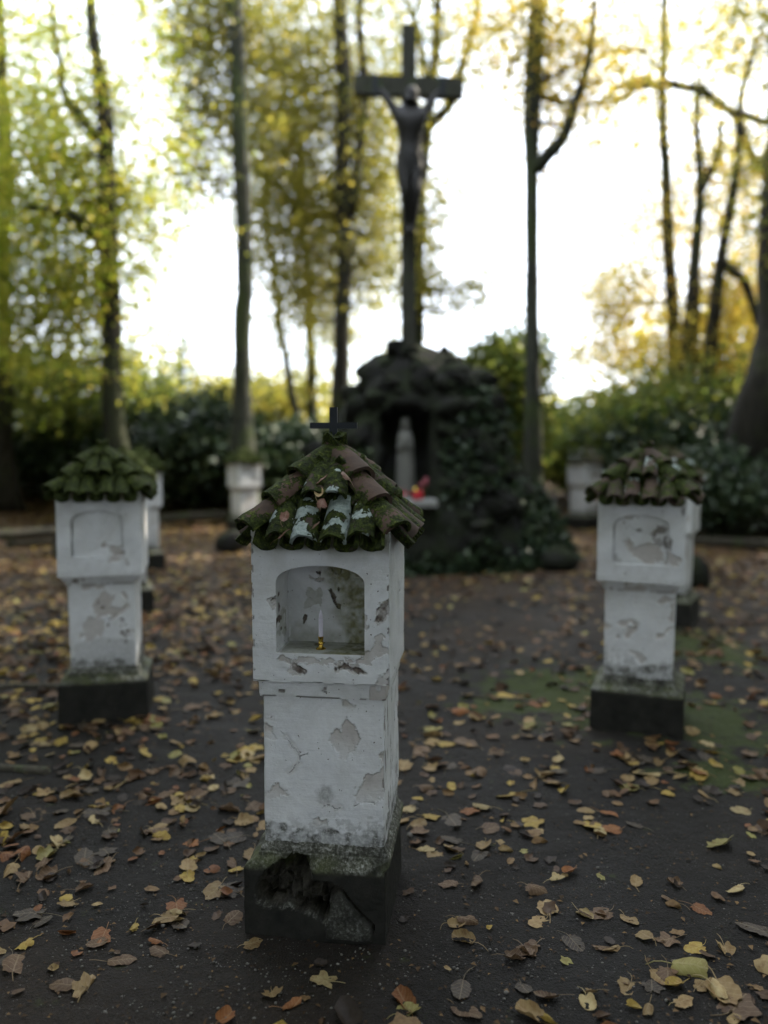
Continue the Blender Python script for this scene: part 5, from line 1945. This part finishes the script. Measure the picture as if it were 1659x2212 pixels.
app = size / np.hypot(cys, CAM_H) * in_view(cxs, cys, -0.005) * np.clip(1.2 - 0.0 * cys, 0, 2)
order = np.argsort(-app)
single, rest = order[:298], order[298:]
wts = [w for _, _, w in LCOL]
NAMED = {}
for i in single:
    x, y = float(cxs[i]), float(cys[i])
    kd = random.choice(KINDS)
    cn, cc, _ = random.choices(LCOL, wts)[0]
    ps = random.choice(['flat', 'flat', 'flat'] if cn == 'grey-brown' else POSES)
    if size[i] > 0.085 and cn == 'yellow':
        ps = 'flat'
    s = float(size[i])
    lab = '%s %s %s %s leaf %s' % ('small' if s < 0.055 else ('large' if s > 0.092 else 'middling'), ps, KW[kd], cn, where(x, y))
    o = obj('fallen_leaf', LEAFM[kd, ps, random.randint(0, 1)], loc=(x, y, gz1(x, y) + 0.0035), label=lab, cat='leaf', group='fallen autumn leaves on the ground')
    o.rotation_euler = (random.gauss(0, .10), random.gauss(0, .10), random.uniform(0, 6.283))
    o.scale = (s, s, s)
    v_ = random.uniform(0.8, 1.25)
    o.color = (cc[0] * v_, cc[1] * v_, cc[2] * v_, 1)
    NAMED.setdefault(lab, []).append(o)
for lab, os_ in NAMED.items():
    if len(os_) > 1:
        os_.sort(key=lambda q: q.location.y)
        w3 = ['nearest', 'second nearest', 'third nearest', 'fourth nearest', 'fifth nearest', 'sixth nearest', 'seventh nearest', 'eighth nearest', 'ninth nearest']
        for q, o in enumerate(os_):
            o['label'] = (w3[min(q, 8)] if q < len(os_) - 1 or len(os_) > 9 else 'farthest') + ' ' + lab

protos = []
for k in range(14):
    V, F, uv = leaf_geo(random.choice(KINDS), random.choice(POSES), 900 + k, n=12, stem=False)
    Tn = []
    for f in F:
        for q in range(1, len(f) - 1):
            Tn.append((f[0], f[q], f[q + 1]))
    protos.append((V, np.array(Tn)))
# crumbs of trodden leaf
ncr = 9000
fx_, fy_ = rng.uniform(-2.8, 2.8, ncr), 1.4 + 6.0 * rng.random(ncr) ** 1.4
fx_ *= np.maximum(0.35, fy_ / 5.0)
kk_ = ~blocked(fx_, fy_)
fx_, fy_ = fx_[kk_], fy_[kk_]
fz_ = gz(fx_, fy_) + 0.004
a_ = rng.uniform(0, 6.283, len(fx_))
s_ = np.clip(np.abs(rng.normal(0.0, 0.0052, len(fx_))), 0.0012, 0.014)
cr = [np.c_[fx_ + s_ * np.cos(a_ + q) * w, fy_ + s_ * np.sin(a_ + q) * w, fz_ + s_ * z] for q, w, z in ((0, 1, .1), (1.9, .7, .5), (3.3, .9, 0), (4.8, .5, .35))]
CRV = np.stack(cr, 1).reshape(-1, 3)
ci = np.arange(len(fx_))[:, None] * 4
CRF = np.concatenate([ci + [0, 1, 2], ci + [0, 2, 3]])
lowp = []
for k in range(10):
    V, F, uv = leaf_geo(random.choice(KINDS), random.choice(POSES), 700 + k, n=8, stem=False)
    m = 8
    V = np.concatenate([V[:1], V[1 + 2 * m:1 + 3 * m]])
    lowp.append((V, np.array([(0, 1 + (j + 1) % m, 1 + j) for j in range(m)])))
VV, FF, off = [], [], 0
zz = gz(cxs, cys)
pick = rng.integers(0, 10, len(cxs))
for far in (False, True):
    for k in range(10):
        V, Tn = (lowp if far else protos)[k]
        ids = np.array([i for i in rest if pick[i] == k and (cys[i] >= 6.0) == far])
        if not len(ids):
            continue
        a = rng.uniform(0, 6.283, len(ids))
        s = (size[ids] * (1.1 if far else 1.0))[:, None]
        tx, ty = rng.normal(0, .12, (2, len(ids), 1))
        Q = V[None] * s[..., None]
        qz = Q[..., 2] + Q[..., 0] * tx + Q[..., 1] * ty
        c_, s_ = np.cos(a)[:, None], np.sin(a)[:, None]
        W = np.stack([Q[..., 0] * c_ - Q[..., 1] * s_ + cxs[ids][:, None], Q[..., 0] * s_ + Q[..., 1] * c_ + cys[ids][:, None], qz - np.minimum(0, qz.min(1))[:, None] + zz[ids][:, None] + 0.003], -1)
        m = len(V)
        VV.append(W.reshape(-1, 3))
        FF.append((Tn[None] + (off + np.arange(len(ids)) * m)[:, None, None]).reshape(-1, 3))
        off += len(ids) * m
M_CRUMB = mat_foliage('trodden_leaf_crumbs', [(0.0, (0.022, 0.014, 0.009)), (0.6, (0.07, 0.042, 0.020)), (1.0, (0.16, 0.10, 0.045))], 0.0, 0.8, 0.2)
obj('leaf_crumbs', mesh('leaf_crumbs', CRV, CRF, M_CRUMB), kind='stuff', label='crumbs of trodden brown leaf on the soil', cat='leaf crumbs')
obj('fallen_leaves', mesh('fallen_leaves', np.concatenate(VV), np.concatenate(FF), M_LEAFN), kind='stuff', label='carpet of smaller and farther brown and yellow fallen leaves', cat='fallen leaves')

# pebbles and grit
VV, FF, off = [], [], 0
IV0, IF0 = ico(1)
IF0 = np.array(IF0)
for k in range(2600):
    if k < 1300:
        x, y = rng.normal(-0.30, 0.55), rng.normal(2.15, 0.4)
    else:
        x, y = rng.uniform(-2.6, 2.6), rng.uniform(1.5, 5.5)
    if blocked(np.array([x]), np.array([y]))[0]:
        continue
    s = abs(rng.normal(0.0016, 0.0014)) + 0.0009
    V = IV0 * s * np.array([1, rng.uniform(.6, 1), rng.uniform(.5, .9)]) * (1 + 0.3 * vnoise(IV0 + k, 1.5, 1)[:, None])
    VV.append(V + (x, y, gz1(x, y) + s * 0.5))
    FF.append(IF0 + off)
    off += len(V)
obj('grit', mesh('grit', np.concatenate(VV), np.concatenate(FF), M_PEBBLE), kind='stuff', label='pale grit and tiny pebbles scattered over the soil', cat='grit')

# leaves caught on the front roof
za, ze, he = 1.462, 1.222, 0.235
for lx, s, dz, kd, ps, cn, cc, lab in (
        (-0.004, 0.205, 0.055, 'oval', 'cupped', 'tan', (0.42, 0.31, 0.15), 'pale tan leaf wedged between the front roof tiles'),
        (0.000, 0.168, 0.070, 'heart', 'folded', 'brown', (0.20, 0.10, 0.07), 'red-brown folded leaf above the pale one on the front roof'),
        (0.012, 0.250, 0.052, 'heart', 'curled', 'brown', (0.17, 0.085, 0.06), 'crumpled dark brown leaf just below the pale one on the front roof'),
        (0.075, 0.160, 0.075, 'round', 'cupped', 'brown', (0.17, 0.10, 0.07), 'roundish brown leaf with a stalk on the right of the front roof'),
        (-0.093, 0.295, 0.050, 'oval', 'curled', 'brown', (0.19, 0.09, 0.06), 'small rolled red-brown leaf in the left valley of the front roof'),
        (-0.085, 0.355, 0.048, 'oval', 'folded', 'brown', (0.19, 0.10, 0.07), 'narrow red-brown leaf at the left eave of the front roof'),
        (0.004, 0.325, 0.050, 'heart', 'folded', 'brown', (0.15, 0.08, 0.06), 'dark brown leaf scrap at the middle eave of the front roof')):
    L = math.hypot(he, za - ze)
    d = Vector((0, -he, ze - za)) / L
    nrm = Vector((0, za - ze, -he)) / -L
    if nrm.z < 0:
        nrm = -nrm
    p = Vector((lx + 0.022, 0, za)) + d * s + nrm * (dz + 0.012)
    p = Rz @ p + Vector((*SH_FRONT, 0))
    o = obj('fallen_leaf', LEAFM[kd, ps if ps != 'cupped' else 'curled', 1], loc=p, label=lab, cat='leaf')
    o.rotation_euler = (R(40), 0, random.uniform(-1.5, 1.5) + R(-7.5))
    sc = 0.040 if 'scrap' not in lab else 0.028
    o.scale = (sc, sc, sc)
    o.color = (*cc, 1)
